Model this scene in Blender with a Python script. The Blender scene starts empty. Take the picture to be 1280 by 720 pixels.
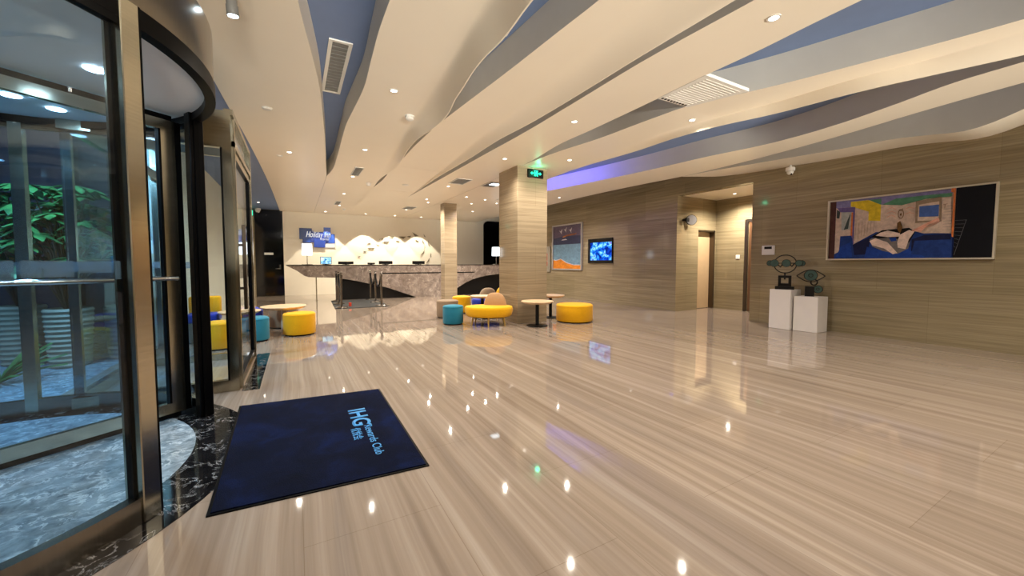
import bpy, bmesh, math, random
from mathutils import Vector, Matrix
random.seed(7)
PI = math.pi
scene = bpy.context.scene
COL = scene.collection

# ------------------------------------------------------------------ helpers
def s2l(c):
    c = c / 255.0
    return c / 12.92 if c <= 0.04045 else ((c + 0.055) / 1.055) ** 2.4
def rgb(r, g, b): return (s2l(r), s2l(g), s2l(b), 1.0)

class NT:
    def __init__(self, name):
        self.m = bpy.data.materials.new(name); self.m.use_nodes = True
        self.t = self.m.node_tree; self.t.nodes.clear()
        self.out = self.n('ShaderNodeOutputMaterial')
    def n(self, kind, **kw):
        nd = self.t.nodes.new(kind)
        for k, v in kw.items(): setattr(nd, k, v)
        return nd
    def l(self, a, b): self.t.links.new(a, b)
    def coords(self, scale=(1, 1, 1), rot=(0, 0, 0), kind='Object'):
        tc = self.n('ShaderNodeTexCoord'); mp = self.n('ShaderNodeMapping')
        mp.inputs['Scale'].default_value = scale; mp.inputs['Rotation'].default_value = rot
        self.l(tc.outputs[kind], mp.inputs['Vector']); return mp.outputs['Vector']
    def noise(self, vec, scale=1, detail=4, rough=.55, dist=0):
        nd = self.n('ShaderNodeTexNoise'); self.l(vec, nd.inputs['Vector'])
        nd.inputs['Scale'].default_value = scale; nd.inputs['Detail'].default_value = detail
        nd.inputs['Roughness'].default_value = rough; nd.inputs['Distortion'].default_value = dist
        return nd.outputs['Fac']
    def ramp(self, fac, stops):
        r = self.n('ShaderNodeValToRGB'); e = r.color_ramp.elements
        while len(e) < len(stops): e.new(.5)
        for el, (p, c) in zip(e, stops): el.position = p; el.color = c
        self.l(fac, r.inputs['Fac']); return r.outputs['Color']
    def mix(self, a, b, fac, mode='MIX'):
        m = self.n('ShaderNodeMix', data_type='RGBA', blend_type=mode)
        for sock, v in ((m.inputs[0], fac), (m.inputs[6], a), (m.inputs[7], b)):
            if hasattr(v, 'is_linked'): self.l(v, sock)
            else: sock.default_value = v
        return m.outputs[2]
    def bsdf(self, color, rough=.5, metal=0, spec=.5, coat=0, **kw):
        p = self.n('ShaderNodeBsdfPrincipled')
        for k, v in (('Base Color', color), ('Roughness', rough), ('Metallic', metal), ('Specular IOR Level', spec), ('Coat Weight', coat)):
            if hasattr(v, 'is_linked'): self.l(v, p.inputs[k])
            else: p.inputs[k].default_value = v
        for k, v in kw.items(): p.inputs[k.replace('_', ' ')].default_value = v
        self.l(p.outputs[0], self.out.inputs['Surface']); return p
    def bump(self, p, fac, strength=.2, dist=.01):
        b = self.n('ShaderNodeBump'); b.inputs['Strength'].default_value = strength; b.inputs['Distance'].default_value = dist
        self.l(fac, b.inputs['Height']); self.l(b.outputs[0], p.inputs['Normal'])

def plain(name, c, rough=.5, metal=0, spec=.5, coat=0, var=.06, nscale=6):
    """a painted / plain material with a faint procedural mottling"""
    t = NT(name); v = t.coords()
    f = t.noise(v, nscale, 3)
    lo = tuple(x * (1 - var) for x in c[:3]) + (1,); hi = tuple(min(1, x * (1 + var)) for x in c[:3]) + (1,)
    t.bsdf(t.ramp(f, [(.3, lo), (.7, hi)]), rough, metal, spec, coat); return t.m
def glow(name, c, strength):
    t = NT(name); e = t.n('ShaderNodeEmission'); e.inputs[0].default_value = c; e.inputs[1].default_value = strength
    t.l(e.outputs[0], t.out.inputs['Surface']); return t.m
def glassmat(name, tint=(1, 1, 1, 1), refl=.55, frost=0.0, frostcol=(.5, .55, .6, 1)):
    t = NT(name)
    tr = t.n('ShaderNodeBsdfTransparent'); tr.inputs[0].default_value = tint
    gl = t.n('ShaderNodeBsdfGlossy'); gl.inputs['Roughness'].default_value = .01; gl.inputs[0].default_value = (.9, .95, 1, 1)
    lw = t.n('ShaderNodeLayerWeight'); lw.inputs['Blend'].default_value = .5
    pw = t.n('ShaderNodeMath', operation='POWER'); pw.inputs[1].default_value = 5; t.l(lw.outputs['Facing'], pw.inputs[0])
    mu = t.n('ShaderNodeMath', operation='MULTIPLY_ADD'); mu.inputs[1].default_value = .6; mu.inputs[2].default_value = .07 * refl; mu.use_clamp = True
    t.l(pw.outputs[0], mu.inputs[0])
    mx = t.n('ShaderNodeMixShader'); t.l(mu.outputs[0], mx.inputs[0]); t.l(tr.outputs[0], mx.inputs[1]); t.l(gl.outputs[0], mx.inputs[2])
    last = mx
    if frost:
        df = t.n('ShaderNodeBsdfDiffuse'); df.inputs[0].default_value = frostcol
        m2 = t.n('ShaderNodeMixShader'); m2.inputs[0].default_value = frost
        t.l(mx.outputs[0], m2.inputs[1]); t.l(df.outputs[0], m2.inputs[2]); last = m2
    t.l(last.outputs[0], t.out.inputs['Surface']); return t.m

class G:
    """collects shapes; build() links them as ONE mesh object"""
    def __init__(self): self.bm = bmesh.new(); self.mi = 0
    def face(self, vs):
        try: f = self.bm.faces.new(vs); f.material_index = self.mi; return f
        except ValueError: return None
    def pts(self, ps): return [self.bm.verts.new(p) for p in ps]
    def box(self, x0, x1, y0, y1, z0, z1, M=None):
        c = [(x, y, z) for z in (z0, z1) for x, y in ((x0, y0), (x1, y0), (x1, y1), (x0, y1))]
        if M is not None: c = [M @ Vector(p) for p in c]
        v = self.pts(c)
        for q in ((3, 2, 1, 0), (4, 5, 6, 7), (0, 1, 5, 4), (1, 2, 6, 5), (2, 3, 7, 6), (3, 0, 4, 7)): self.face([v[i] for i in q])
        return self
    def rbox(self, x0, x1, y0, y1, z0, z1, r=.01, seg=2, M=None):
        b2 = G(); b2.box(x0, x1, y0, y1, z0, z1, M)
        bmesh.ops.bevel(b2.bm, geom=b2.bm.edges[:], offset=r, segments=seg, affect='EDGES', profile=.5)
        return self.merge(b2)
    def merge(self, o):
        mp = {v: self.bm.verts.new(v.co) for v in o.bm.verts}
        for f in o.bm.faces: 
            nf = self.face([mp[v] for v in f.verts])
        o.bm.free(); return self
    def rings(self, rings, cap=True, closed=True):
        rv = [self.pts(r) for r in rings]
        n = len(rv[0])
        for a, b in zip(rv, rv[1:]):
            for i in range(n if closed else n - 1):
                j = (i + 1) % n; self.face([a[i], a[j], b[j], b[i]])
        if cap:
            self.face(list(reversed(rv[0]))); self.face(rv[-1])
        return self
    def lathe(self, prof, c=(0, 0, 0), n=32, sx=1, sy=1, rot=0, cap=True):
        R = []
        for r, z in prof:
            ring = []
            for i in range(n):
                a = 2 * PI * i / n; x, y = r * math.cos(a) * sx, r * math.sin(a) * sy
                ring.append((c[0] + x * math.cos(rot) - y * math.sin(rot), c[1] + x * math.sin(rot) + y * math.cos(rot), c[2] + z))
            R.append(ring)
        return self.rings(R, cap)
    def tube(self, path, r, n=10, closed=False):
        P = [Vector(p) for p in path]; rs = r if isinstance(r, (list, tuple)) else [r] * len(P); R = []; up = None
        for i, p in enumerate(P):
            if closed: t = P[(i + 1) % len(P)] - P[i - 1]
            else: t = P[min(i + 1, len(P) - 1)] - P[max(i - 1, 0)]
            t.normalize()
            if up is None:
                up = Vector((0, 0, 1)) if abs(t.z) < .9 else Vector((1, 0, 0))
            u = t.cross(up).normalized(); w = u.cross(t).normalized(); up = w
            R.append([p + (u * math.cos(2 * PI * k / n) + w * math.sin(2 * PI * k / n)) * rs[i] for k in range(n)])
        if closed: R.append(R[0]); 
        return self.rings(R, not closed)
    def prism(self, poly, d0, d1, f):
        """poly 2-D outline; f(u, v, d) -> point"""
        a = self.pts([f(u, v, d0) for u, v in poly]); b = self.pts([f(u, v, d1) for u, v in poly]); n = len(poly)
        for i in range(n):
            j = (i + 1) % n; self.face([a[i], a[j], b[j], b[i]])
        self.face(list(reversed(a))); self.face(b); return self
    def arc(self, cx, cy, r0, r1, a0, a1, z0, z1, n=24, full=False):
        R = []
        for i in range(n + 1):
            a = a0 + (a1 - a0) * i / n; c, s = math.cos(a), math.sin(a)
            R.append([(cx + r * c, cy + r * s, z) for r, z in ((r0, z0), (r1, z0), (r1, z1), (r0, z1))])
        return self.rings(R, not full)
    def build(self, name, mats, parent=None, smooth=None, loc=None):
        bmesh.ops.remove_doubles(self.bm, verts=self.bm.verts[:], dist=1e-6)
        bmesh.ops.recalc_face_normals(self.bm, faces=self.bm.faces[:])
        off = Vector((0, 0, 0))
        if parent is not None: off = world_loc(parent)
        elif loc is not None: off = Vector(loc)
        if off.length: bmesh.ops.translate(self.bm, verts=self.bm.verts[:], vec=-off)
        me = bpy.data.meshes.new(name); self.bm.to_mesh(me); self.bm.free()
        for m in (mats if isinstance(mats, (list, tuple)) else [mats]): me.materials.append(m)
        if smooth:
            me.polygons.foreach_set('use_smooth', [True] * len(me.polygons))
            try: me.set_sharp_from_angle(angle=math.radians(smooth))
            except Exception: pass
        o = bpy.data.objects.new(name, me); COL.objects.link(o)
        if parent is not None: o.parent = parent
        elif loc is not None: o.location = loc
        return o
def world_loc(o):
    p = Vector((0, 0, 0))
    while o is not None: p += o.location; o = o.parent
    return p
def tag(o, label, cat, group=None, kind=None):
    o['label'] = label; o['category'] = cat
    if group: o['group'] = group
    if kind: o['kind'] = kind
    return o
def thing(name, label, cat, loc=(0, 0, 0), group=None):
    o = bpy.data.objects.new(name, None); o.location = loc; o.empty_display_size = .1; COL.objects.link(o)
    return tag(o, label, cat, group)
def copy_tree(o, parent=None):
    c = o.copy(); COL.objects.link(c)
    if parent is not None: c.parent = parent
    for ch in list(o.children): copy_tree(ch, c)
    return c
def structure(o, label=None, cat=None):
    o['kind'] = 'structure'
    if label: o['label'] = label
    if cat: o['category'] = cat
    return o
def lamp(kind, loc, energy, color, parent=None, aim=None, **kw):
    d = bpy.data.lights.new('lamp', kind); d.energy = energy; d.color = color
    for k, v in kw.items(): setattr(d, k, v)
    o = bpy.data.objects.new('lamp', d); COL.objects.link(o)
    w = Vector(loc)
    if parent is not None: o.parent = parent; o.location = w - world_loc(parent)
    else: o.location = w
    if aim is not None:
        o.rotation_euler = (Vector(aim) - w).to_track_quat('-Z', 'Y').to_euler()
    return o

# ------------------------------------------------------------------ materials
def travertine(name, dark, light, rough=.07):
    t = NT(name)
    f1 = t.noise(t.coords((.3, .3, 11)), 1.6, 7, .7, .25)
    f2 = t.noise(t.coords((.9, .9, 46)), 1.2, 3, .5, .2)
    a = t.ramp(f1, [(.3, dark), (.52, tuple((x + y) / 2 for x, y in zip(dark, light))), (.72, light)])
    b = t.ramp(f2, [(.35, (.86, .85, .83, 1)), (.65, (1.07, 1.07, 1.06, 1))])
    c = t.mix(a, b, 1.0, 'MULTIPLY')
    tc = t.n('ShaderNodeTexCoord'); sp = t.n('ShaderNodeSeparateXYZ'); t.l(tc.outputs['Object'], sp.inputs[0])
    ad = t.n('ShaderNodeMath', operation='ADD'); t.l(sp.outputs[0], ad.inputs[0]); t.l(sp.outputs[1], ad.inputs[1])
    cb = t.n('ShaderNodeCombineXYZ'); t.l(ad.outputs[0], cb.inputs[0]); t.l(sp.outputs[2], cb.inputs[1])
    br = t.n('ShaderNodeTexBrick'); t.l(cb.outputs[0], br.inputs['Vector'])
    br.inputs['Scale'].default_value = 1; br.inputs['Brick Width'].default_value = 1.2; br.inputs['Row Height'].default_value = .78
    br.inputs['Mortar Size'].default_value = .0022; br.offset = .5
    br.inputs['Color1'].default_value = (1, 1, 1, 1); br.inputs['Color2'].default_value = (.86, .86, .85, 1); br.inputs['Mortar'].default_value = (.72, .7, .66, 1)
    c2 = t.mix(c, br.outputs['Color'], 1.0, 'MULTIPLY')
    t.bsdf(c2, rough, 0, .5); return t.m
M_wall = travertine('travertine_wall', rgb(136, 122, 95), rgb(168, 154, 125))
M_pillar = travertine('travertine_pillar', rgb(150, 133, 110), rgb(182, 165, 139))

def floor_mat():
    t = NT('striped_marble_floor')
    w = t.noise(t.coords((.7, .5, 1)), 1.0, 2)
    v = t.coords((12, .16, 1)); vv = t.n('ShaderNodeVectorMath', operation='ADD'); 
    cb = t.n('ShaderNodeCombineXYZ'); mu = t.n('ShaderNodeMath', operation='MULTIPLY'); mu.inputs[1].default_value = 1.6
    t.l(w, mu.inputs[0]); t.l(mu.outputs[0], cb.inputs[0]); t.l(v, vv.inputs[0]); t.l(cb.outputs[0], vv.inputs[1])
    f1 = t.noise(vv.outputs[0], 1.0, 6, .6, .25)
    v2 = t.coords((42, .5, 1)); f2 = t.noise(v2, 1.0, 3, .5, .3)
    a = t.ramp(f1, [(.28, rgb(131, 115, 102)), (.45, rgb(146, 131, 118)), (.55, rgb(154, 139, 126)), (.72, rgb(170, 157, 145))])
    b = t.ramp(f2, [(.32, (.90, .88, .86, 1)), (.62, (1.04, 1.04, 1.04, 1))])
    c = t.mix(a, b, .9, 'MULTIPLY')
    tc = t.n('ShaderNodeTexCoord'); sp = t.n('ShaderNodeSeparateXYZ'); t.l(tc.outputs['Object'], sp.inputs[0])
    c3 = t.n('ShaderNodeCombineXYZ'); t.l(sp.outputs[1], c3.inputs[0]); t.l(sp.outputs[0], c3.inputs[1])
    br = t.n('ShaderNodeTexBrick'); t.l(c3.outputs[0], br.inputs['Vector'])
    br.inputs['Scale'].default_value = 1; br.inputs['Brick Width'].default_value = 1.2; br.inputs['Row Height'].default_value = .6; br.offset = .5
    br.inputs['Mortar Size'].default_value = .0014
    br.inputs['Color1'].default_value = (1, 1, 1, 1); br.inputs['Color2'].default_value = (.93, .925, .92, 1); br.inputs['Mortar'].default_value = (.74, .71, .67, 1)
    t.bsdf(t.mix(c, br.outputs['Color'], 1.0, 'MULTIPLY'), .035, 0, .6); return t.m
M_floor = floor_mat()

def marble(name, base, mid, vein, scale=2.5, rough=.1, width=.03, amount=1.0):
    t = NT(name); v = t.coords()
    f = t.noise(v, scale, 8, .62, .9)
    a = t.ramp(f, [(.3, base), (.62, mid)])
    f2 = t.noise(v, scale * .8, 9, .68, .7)
    vn = t.ramp(f2, [(.5 - width, (0, 0, 0, 1)), (.5, (amount,) * 3 + (1,)), (.5 + width, (0, 0, 0, 1))])
    f3 = t.noise(v, scale * .8, 2)
    msk = t.ramp(f3, [(.42, (0, 0, 0, 1)), (.6, (1, 1, 1, 1))])
    k = t.mix(vn, msk, 1.0, 'MULTIPLY')
    t.bsdf(t.mix(a, vein, k), rough); return t.m
M_counter = marble('grey_brown_marble', rgb(112, 99, 92), rgb(156, 142, 132), rgb(206, 192, 180), 4.5, .14, .02)
M_black_marble = marble('black_veined_marble', rgb(10, 10, 12), rgb(26, 25, 27), rgb(190, 190, 192), 9.0, .07, .012)
M_grey_marble = marble('grey_veined_marble', rgb(92, 106, 116), rgb(150, 162, 170), rgb(222, 230, 236), 11.0, .16, .045, .8)
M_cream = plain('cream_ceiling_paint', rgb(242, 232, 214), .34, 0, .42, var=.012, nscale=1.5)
M_side = plain('upstand_shade_grey', rgb(196, 194, 188), .6, var=.02)  # shade on the panels' side faces, put into the colour as grey
M_blue = plain('slate_blue_paint', rgb(110, 130, 168), .6, var=.03)
M_white_wall = plain('ivory_wall_paint', rgb(240, 232, 214), .55, var=.01)
M_white = plain('white_paint', rgb(232, 226, 222), .45, var=.01)
M_plastic = plain('white_plastic', rgb(228, 226, 220), .4, var=.01)
M_greyplastic = plain('grey_plastic', rgb(120, 120, 118), .45)
M_black = plain('black_satin', rgb(12, 12, 13), .4, 0, .25)
M_rubber = plain('black_rubber', rgb(4, 4, 5), .4, 0, .1)
M_gloss_black = plain('black_gloss_panel', rgb(9, 8, 8), .07, 0, .6, var=.2, nscale=2)
M_plinth = plain('black_plinth', rgb(11, 10, 10), .42, 0, .4)
def steel(name, c, rough, aniso_scale=(2, 2, 160)):
    t = NT(name); f = t.noise(t.coords(aniso_scale), 1.0, 2)
    cc = t.ramp(f, [(.3, tuple(x * .88 for x in c[:3]) + (1,)), (.7, c)])
    r = t.n('ShaderNodeMapRange'); r.inputs[3].default_value = rough * .8; r.inputs[4].default_value = rough * 1.25; t.l(f, r.inputs[0])
    t.bsdf(cc, r.outputs[0], 1.0); return t.m
M_steel = steel('brushed_steel', rgb(206, 200, 180), .2)
M_stanchion = steel('stanchion_steel', rgb(128, 122, 116), .25)
M_steel_dark_refl = steel('steel_dark_reflection', rgb(30, 30, 32), .35)  # dark reflection on the far door posts, put into the steel colour
M_framesteel = steel('frame_steel', rgb(178, 170, 150), .18)
M_steel_h = steel('brushed_steel_fascia', rgb(150, 142, 130), .22, (140, 140, 2))
M_chrome = steel('polished_chrome', rgb(205, 205, 205), .1)
M_bronze = steel('dark_bronze', rgb(105, 95, 84), .35)
M_glass = glassmat('clear_glass', (.93, .965, .98, 1), .5)
M_glass_tint = glassmat('drum_glass', (.80, .90, .96, 1), .55)
M_frost = glassmat('frosted_film', (.85, .9, .95, 1), .3, .34, (.42, .47, .52, 1))
M_wood = None
def wood(name, c0, c1, sc=(2, 22, 2), rough=.4):
    t = NT(name); f = t.noise(t.coords(sc), 1.5, 5, .6, .6)
    t.bsdf(t.ramp(f, [(.3, c0), (.7, c1)]), rough); return t.m
M_tabletop = wood('pale_maple', rgb(214, 178, 138), rgb(232, 202, 166))
M_doorwood = wood('oak_door', rgb(168, 118, 68), rgb(196, 148, 94), (14, 14, 1.2))
M_legwood = wood('leg_oak', rgb(172, 134, 66), rgb(196, 160, 88), (20, 20, 2))
def fabric(name, c, var=.12):
    t = NT(name); v = t.coords(); f = t.noise(v, 90, 3, .7)
    lo = tuple(x * (1 - var) for x in c[:3]) + (1,); hi = tuple(min(1, x * (1 + var)) for x in c[:3]) + (1,)
    p = t.bsdf(t.ramp(f, [(.3, lo), (.7, hi)]), .85, 0, .25); p.inputs['Sheen Weight'].default_value = .15
    t.bump(p, f, .15, .003); return t.m
M_yellow = fabric('yellow_upholstery', rgb(238, 176, 12))
M_teal = fabric('teal_upholstery', rgb(36, 124, 152))
M_taupe = fabric('taupe_upholstery', rgb(148, 126, 102))
M_brownf = fabric('tan_upholstery', rgb(176, 138, 100))
M_royal = fabric('royal_blue_upholstery', rgb(38, 56, 168))
M_greyf = fabric('grey_upholstery', rgb(120, 116, 108))
def mat_pile():
    t = NT('navy_mat_pile'); v = t.coords()
    f = t.noise(v, 3.2, 6, .68, .5); g = t.noise(v, 160, 2)
    a = t.ramp(f, [(.3, rgb(2, 4, 13)), (.5, rgb(5, 10, 30)), (.78, rgb(11, 26, 68))])
    b = t.ramp(g, [(.3, (.7, .7, .7, 1)), (.7, (1.2, 1.2, 1.2, 1))])
    p = t.bsdf(t.mix(a, b, 1, 'MULTIPLY'), .95, 0, .1); p.inputs['Sheen Weight'].default_value = .06; p.inputs['Sheen Tint'].default_value = rgb(60, 110, 220)
    t.bump(p, g, .4, .006); return t.m
M_mat = mat_pile()
M_letter = fabric('sky_blue_lettering', rgb(70, 150, 215), .05)
M_warm_lens = glow('warm_lens', (1, .9, .74, 1), 9)
M_cool_lens = glow('cool_lens', (.66, .86, 1, 1), 22)
M_shade = glow('lit_lamp_shade', (.9, .97, 1, 1), 3.2)
M_green = glow('green_sign_light', (.03, .85, .5, 1), 1.9)
M_led = glow('violet_led', (.16, .14, 1, 1), 9)
M_leaf = None
def leafmat():
    t = NT('plant_leaf'); f = t.noise(t.coords((3, 3, 3)), 2, 2)
    t.bsdf(t.ramp(f, [(.3, rgb(28, 74, 34)), (.7, rgb(84, 142, 70))]), .35, 0, .5); return t.m
M_leaf = leafmat()
M_bark = plain('bark', rgb(84, 68, 50), .8, var=.2, nscale=20)
M_planter = plain('beige_planter', rgb(158, 146, 124), .6, var=.05)
M_out = plain('dark_facade', rgb(66, 54, 62), .6, var=.1, nscale=2)
M_outlight = plain('pale_facade_band', rgb(150, 144, 140), .6)

# ------------------------------------------------------------------ camera
cd = bpy.data.cameras.new('camera'); cam = bpy.data.objects.new('camera', cd); COL.objects.link(cam)
FPX = 483.0; YAW = math.radians(29.2); PIT = math.radians(2.9)
cd.sensor_width = 36; cd.lens = FPX / 1280 * 36; cd.clip_start = .05; cd.clip_end = 100
cam.location = (0, 0, 1.2); cam.rotation_euler = (PI / 2 - PIT, 0, -YAW)
YP = 329 + FPX * math.tan(PIT)
cd.shift_y = (YP - 360) / 1280
scene.camera = cam

# ------------------------------------------------------------------ shell
ZS, ZU = 3.1, 3.42
XR = 8.22
CX, CY = -1.84, 3.09            # centre of the revolving door
g = G(); g.box(-1.9, 12, -6.2, 16.6, -.12, 0); structure(g.build('floor', M_floor), 'pale striped marble floor polished to a mirror sheen', 'floor')
g = G(); g.box(-9, -1.9, -6.2, 12, -.12, -.002); structure(g.build('floor', M_grey_marble), 'grey stone paving outside the revolving door', 'floor')
g = G(); g.arc(CX, CY, 1.235, 1.545, 0, 2 * PI, -.004, .003, 72, True)
structure(g.build('trim_1', M_black_marble), 'black veined marble ring set in the floor round the revolving door', 'floor ring')
g = G(); g.lathe([(1.235, -.004), (1.235, .0025)], (CX, CY, 0), 72)
structure(g.build('floor', M_grey_marble), 'grey veined marble disc inside the revolving door', 'floor')
g = G(); g.box(-.47, -.33, 4.35, 6.05, -.004, .003)
structure(g.build('trim_2', M_black_marble), 'black marble threshold strip along the glass side door', 'threshold')
g = G(); g.box(-2, 12, -6.2, 16.9, ZU, ZU + .1); structure(g.build('ceiling', M_blue), 'slate blue upper ceiling behind the curved panels', 'ceiling')

# right wall with the alcove opening
AY0, AY1, AXB, AZ = 4.58, 6.38, 9.78, 2.86
g = G()
g.box(XR, XR + .2, -6.2, AY0, 0, ZU); g.box(XR, XR + .2, AY1 + .0, 12.9, 0, ZU); g.box(XR, XR + .2, AY0, AY1, AZ, ZU)
structure(g.build('wall_right', M_wall), 'long travertine wall carrying the paintings and the television', 'wall')
g = G(); g.box(XR + .2, 9.06, AY1, AY1 + .2, 0, AZ); g.box(9.06, 9.74, AY1, AY1 + .2, 2.05, AZ); g.box(9.74, AXB, AY1, AY1 + .2, 0, AZ)
structure(g.build('wall_alcove', M_wall), 'travertine side wall of the alcove with the pale door', 'wall')
g = G(); g.box(AXB, AXB + .2, AY0 - .2, AY1 + .2, 0, AZ); structure(g.build('wall_alcove', M_wall), 'travertine end wall of the alcove', 'wall')
g = G(); g.box(XR + .2, AXB, AY0 - .2, AY0, 0, AZ); structure(g.build('wall_alcove', M_wall), 'near side wall of the alcove', 'wall')
g = G(); g.box(XR + .2, AXB, AY0, AY1, AZ, AZ + .1); structure(g.build('ceiling', M_cream), 'low cream ceiling of the alcove', 'ceiling')
# back walls, left wall, front wall
g = G(); g.box(-.38, 12, 16.5, 16.7, 0, ZU); structure(g.build('wall_back', M_white_wall), 'ivory wall behind the reception counter', 'wall')
g = G(); g.box(-1.7, -1.25, 16.5, 16.7, 0, ZU); g.box(-1.25, -.38, 16.62, 16.8, 0, ZU)
structure(g.build('wall_back', M_wall), 'travertine strip of wall beside the black door', 'wall')
g = G(); g.box(-1.75, -1.6, 6.9, 16.5, 0, ZU); structure(g.build('wall_left', M_white_wall), 'ivory left wall beyond the glass side door', 'wall')
g = G(); g.box(-2.0, -1.9, -6.2, 1.72, 0, ZU); structure(g.build('wall_left', M_white_wall), 'left wall before the revolving door', 'wall')
g = G(); g.box(-2, 12, -6.4, -6.2, 0, ZU); structure(g.build('wall_front', M_white_wall), 'ivory front wall opposite the reception', 'wall')
ul = thing('added_uplight', 'added long trough uplight on the unseen front wall', 'lamp', (3.5, -6.2, .8))  # added fixture behind the viewer, there to brighten the ceiling
g = G(); g.box(-.8, 7.8, -6.2, -6.02, .78, .80); g.box(-.8, 7.8, -6.04, -6.02, .80, .86); g.build('trough', M_steel, ul)
lamp('AREA', (3.5, -6.1, .9), 88, (1.0, .93, .80), ul, (3.5, -6.1 + 10, .9 + 10 * math.tan(math.radians(14))), shape='RECTANGLE', size=8.4, size_y=.12, spread=math.radians(26))
g = G(); g.box(12, 12.2, -6.2, 16.7, 0, ZU); structure(g.build('wall_right', M_white_wall), 'far side wall of the passage', 'wall')
# pillars
g = G(); g.rbox(3.8, 4.5, 6.58, 7.36, 0, 3.13, .004, 1); structure(g.build('pillar', M_pillar), 'large travertine pillar in the middle of the lobby', 'pillar')
g = G(); g.rbox(4.13, 4.55, 11.78, 12.15, 0, 3.13, .004, 1); structure(g.build('pillar', M_pillar), 'slender travertine pillar before the reception counter', 'pillar')
# black opening at the right of the reception back wall, with a rounded corner
out = [(7.68, 0), (12, 0), (12, 3.16)] + [(7.68 + .22 - .22 * math.sin(a), 2.94 + .22 * math.cos(a)) for a in [i * PI / 2 / 8 for i in range(9)]]
g = G(); g.prism(out, 16.42, 16.5, lambda u, v, d: (u, d, v))
structure(g.build('wall_back', M_gloss_black), 'glossy black wall panel with a rounded corner behind the counter end', 'wall panel')

# ------------------------------------------------------------------ curved ceiling panels
E_ = {
 'A_l': [(-.72, -6.2), (-.70, 5.04), (-.68, 5.6), (-.63, 6.66), (-.58, 8.07), (-.52, 10.44), (-.46, 16.5)],
 'A_r': [(-.05, -6.2), (0, 2.2), (.06, 3.28), (.1, 3.57), (.16, 3.95), (.27, 4.73), (.35, 5.61), (.46, 6.93), (.55, 8.3), (.63, 9.43), (.632, 9.7), (.634, 12), (.64, 16.5)],
 'B_l': [(.62, -6.2), (.64, 2.95), (.64, 3.35), (.66, 3.84), (.69, 4.5), (.67, 5.22), (.65, 5.8), (.66, 6.37), (.69, 7.59), (.70, 8.6), (.67, 9.1), (.636, 9.45), (.637, 9.7), (.639, 12), (.645, 16.5)],
 'B_cr': [(1.1, -6.2), (1.18, 1.8), (1.24, 2.62), (1.34, 3.96), (1.42, 5.58), (1.58, 8.0), (1.72, 10.5), (1.74, 16.5)],
 'B_t': [(1.42, -6.2), (1.33, .8), (1.35, 1.8), (1.37, 2.31), (1.39, 2.5), (1.40, 2.7), (1.39, 2.95), (1.40, 3.18), (1.45, 3.58), (1.48, 3.85), (1.55, 4.23), (1.58, 4.56), (1.57, 4.97), (1.53, 5.39), (1.54, 5.82), (1.66, 6.95), (1.735, 7.6), (1.74, 8.3), (1.70, 9.2), (1.74, 10.47), (1.742, 11), (1.75, 16.5)],
 'C_l': [(2.0, -6.2), (1.98, 1.2), (1.96, 2.22), (1.93, 2.68), (1.89, 3.34), (1.82, 4.26), (1.76, 5.08), (1.73, 6.25), (1.746, 7.24), (1.746, 8.3), (1.78, 9.2), (1.746, 10.47), (1.748, 11), (1.756, 16.5)],
 'C_cr': [(2.2, -6.2), (2.24, 1.0), (2.28, 2.04), (2.31, 2.5), (2.35, 3.28), (2.39, 4.26), (2.52, 6.0), (2.6, 6.92), (2.74, 8.61), (2.85, 11.69), (2.85, 16.5)],
 'C_t': [(2.62, -6.2), (2.6, 1.65), (2.6, 2.42), (2.62, 3.15), (2.63, 3.65), (2.63, 4.26), (2.60, 4.99), (2.65, 6.2), (2.69, 7.82), (2.78, 9.6), (2.86, 11.69), (2.86, 12.2), (2.86, 16.5)],
 'D_l': [(2.98, -6.2), (2.94, 1.67), (2.9, 2.69), (2.92, 3.5), (2.95, 4.79), (2.93, 6.22), (2.91, 7.89), (2.89, 9.47), (2.866, 11.69), (2.866, 12.2), (2.866, 16.5)],
 'D_r': [(3.55, -6.2), (3.62, 1.28), (3.63, 1.58), (3.66, 1.97), (3.67, 2.55), (3.7, 3.2), (3.73, 4.35), (3.73, 5.12), (3.83, 5.84), (3.9, 6.5), (3.93, 7), (3.95, 16.5)],
 'E_l': [(5.3, -6.2), (5.1, .2), (5.0, .77), (4.88, 1.26), (4.77, 1.6), (4.54, 2.3), (4.34, 2.78), (4.2, 3.1), (4.14, 3.6), (4.08, 4.6), (3.96, 5.4), (3.906, 6.5), (3.936, 7), (3.956, 16.5)],
 'E_cr': [(5.3, -6.2), (5.24, .8), (5.2, 1.54), (5.0, 2.67), (4.78, 3.5), (4.85, 5.8), (5.0, 8), (5.2, 10.2), (5.25, 16.5)],
 'E_t': [(5.5, -6.2), (5.37, .82), (5.23, 1.28), (5.11, 1.69), (4.99, 2.63), (4.87, 3.13), (4.83, 3.7), (4.92, 4.65), (4.94, 5.74), (5.02, 7.2), (5.15, 9), (5.3, 10.6), (5.305, 11.2), (5.35, 16.5)],
 'F_l': [(5.9, -6.2), (6.05, .92), (6.1, 1.36), (6.31, 1.88), (6.54, 2.59), (6.62, 3.4), (6.46, 4.39), (6.34, 5.63), (6.11, 7.08), (5.8, 8.6), (5.32, 10.5), (5.312, 11.2), (5.356, 16.5)],
 'F_r': [(6.6, -6.2), (6.74, 1.01), (6.79, 1.31), (6.88, 1.75), (7.12, 2.64), (7.36, 3.94), (7.44, 5.2), (7.44, 5.76), (7.36, 6.54), (7.26, 8.31), (7.29, 10.68), (7.3, 16.5)],
 'G_l': [(7.6, -6.2), (7.6, 3.0), (7.58, 4.0), (7.52, 5.14), (7.45, 5.7)],
}
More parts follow.
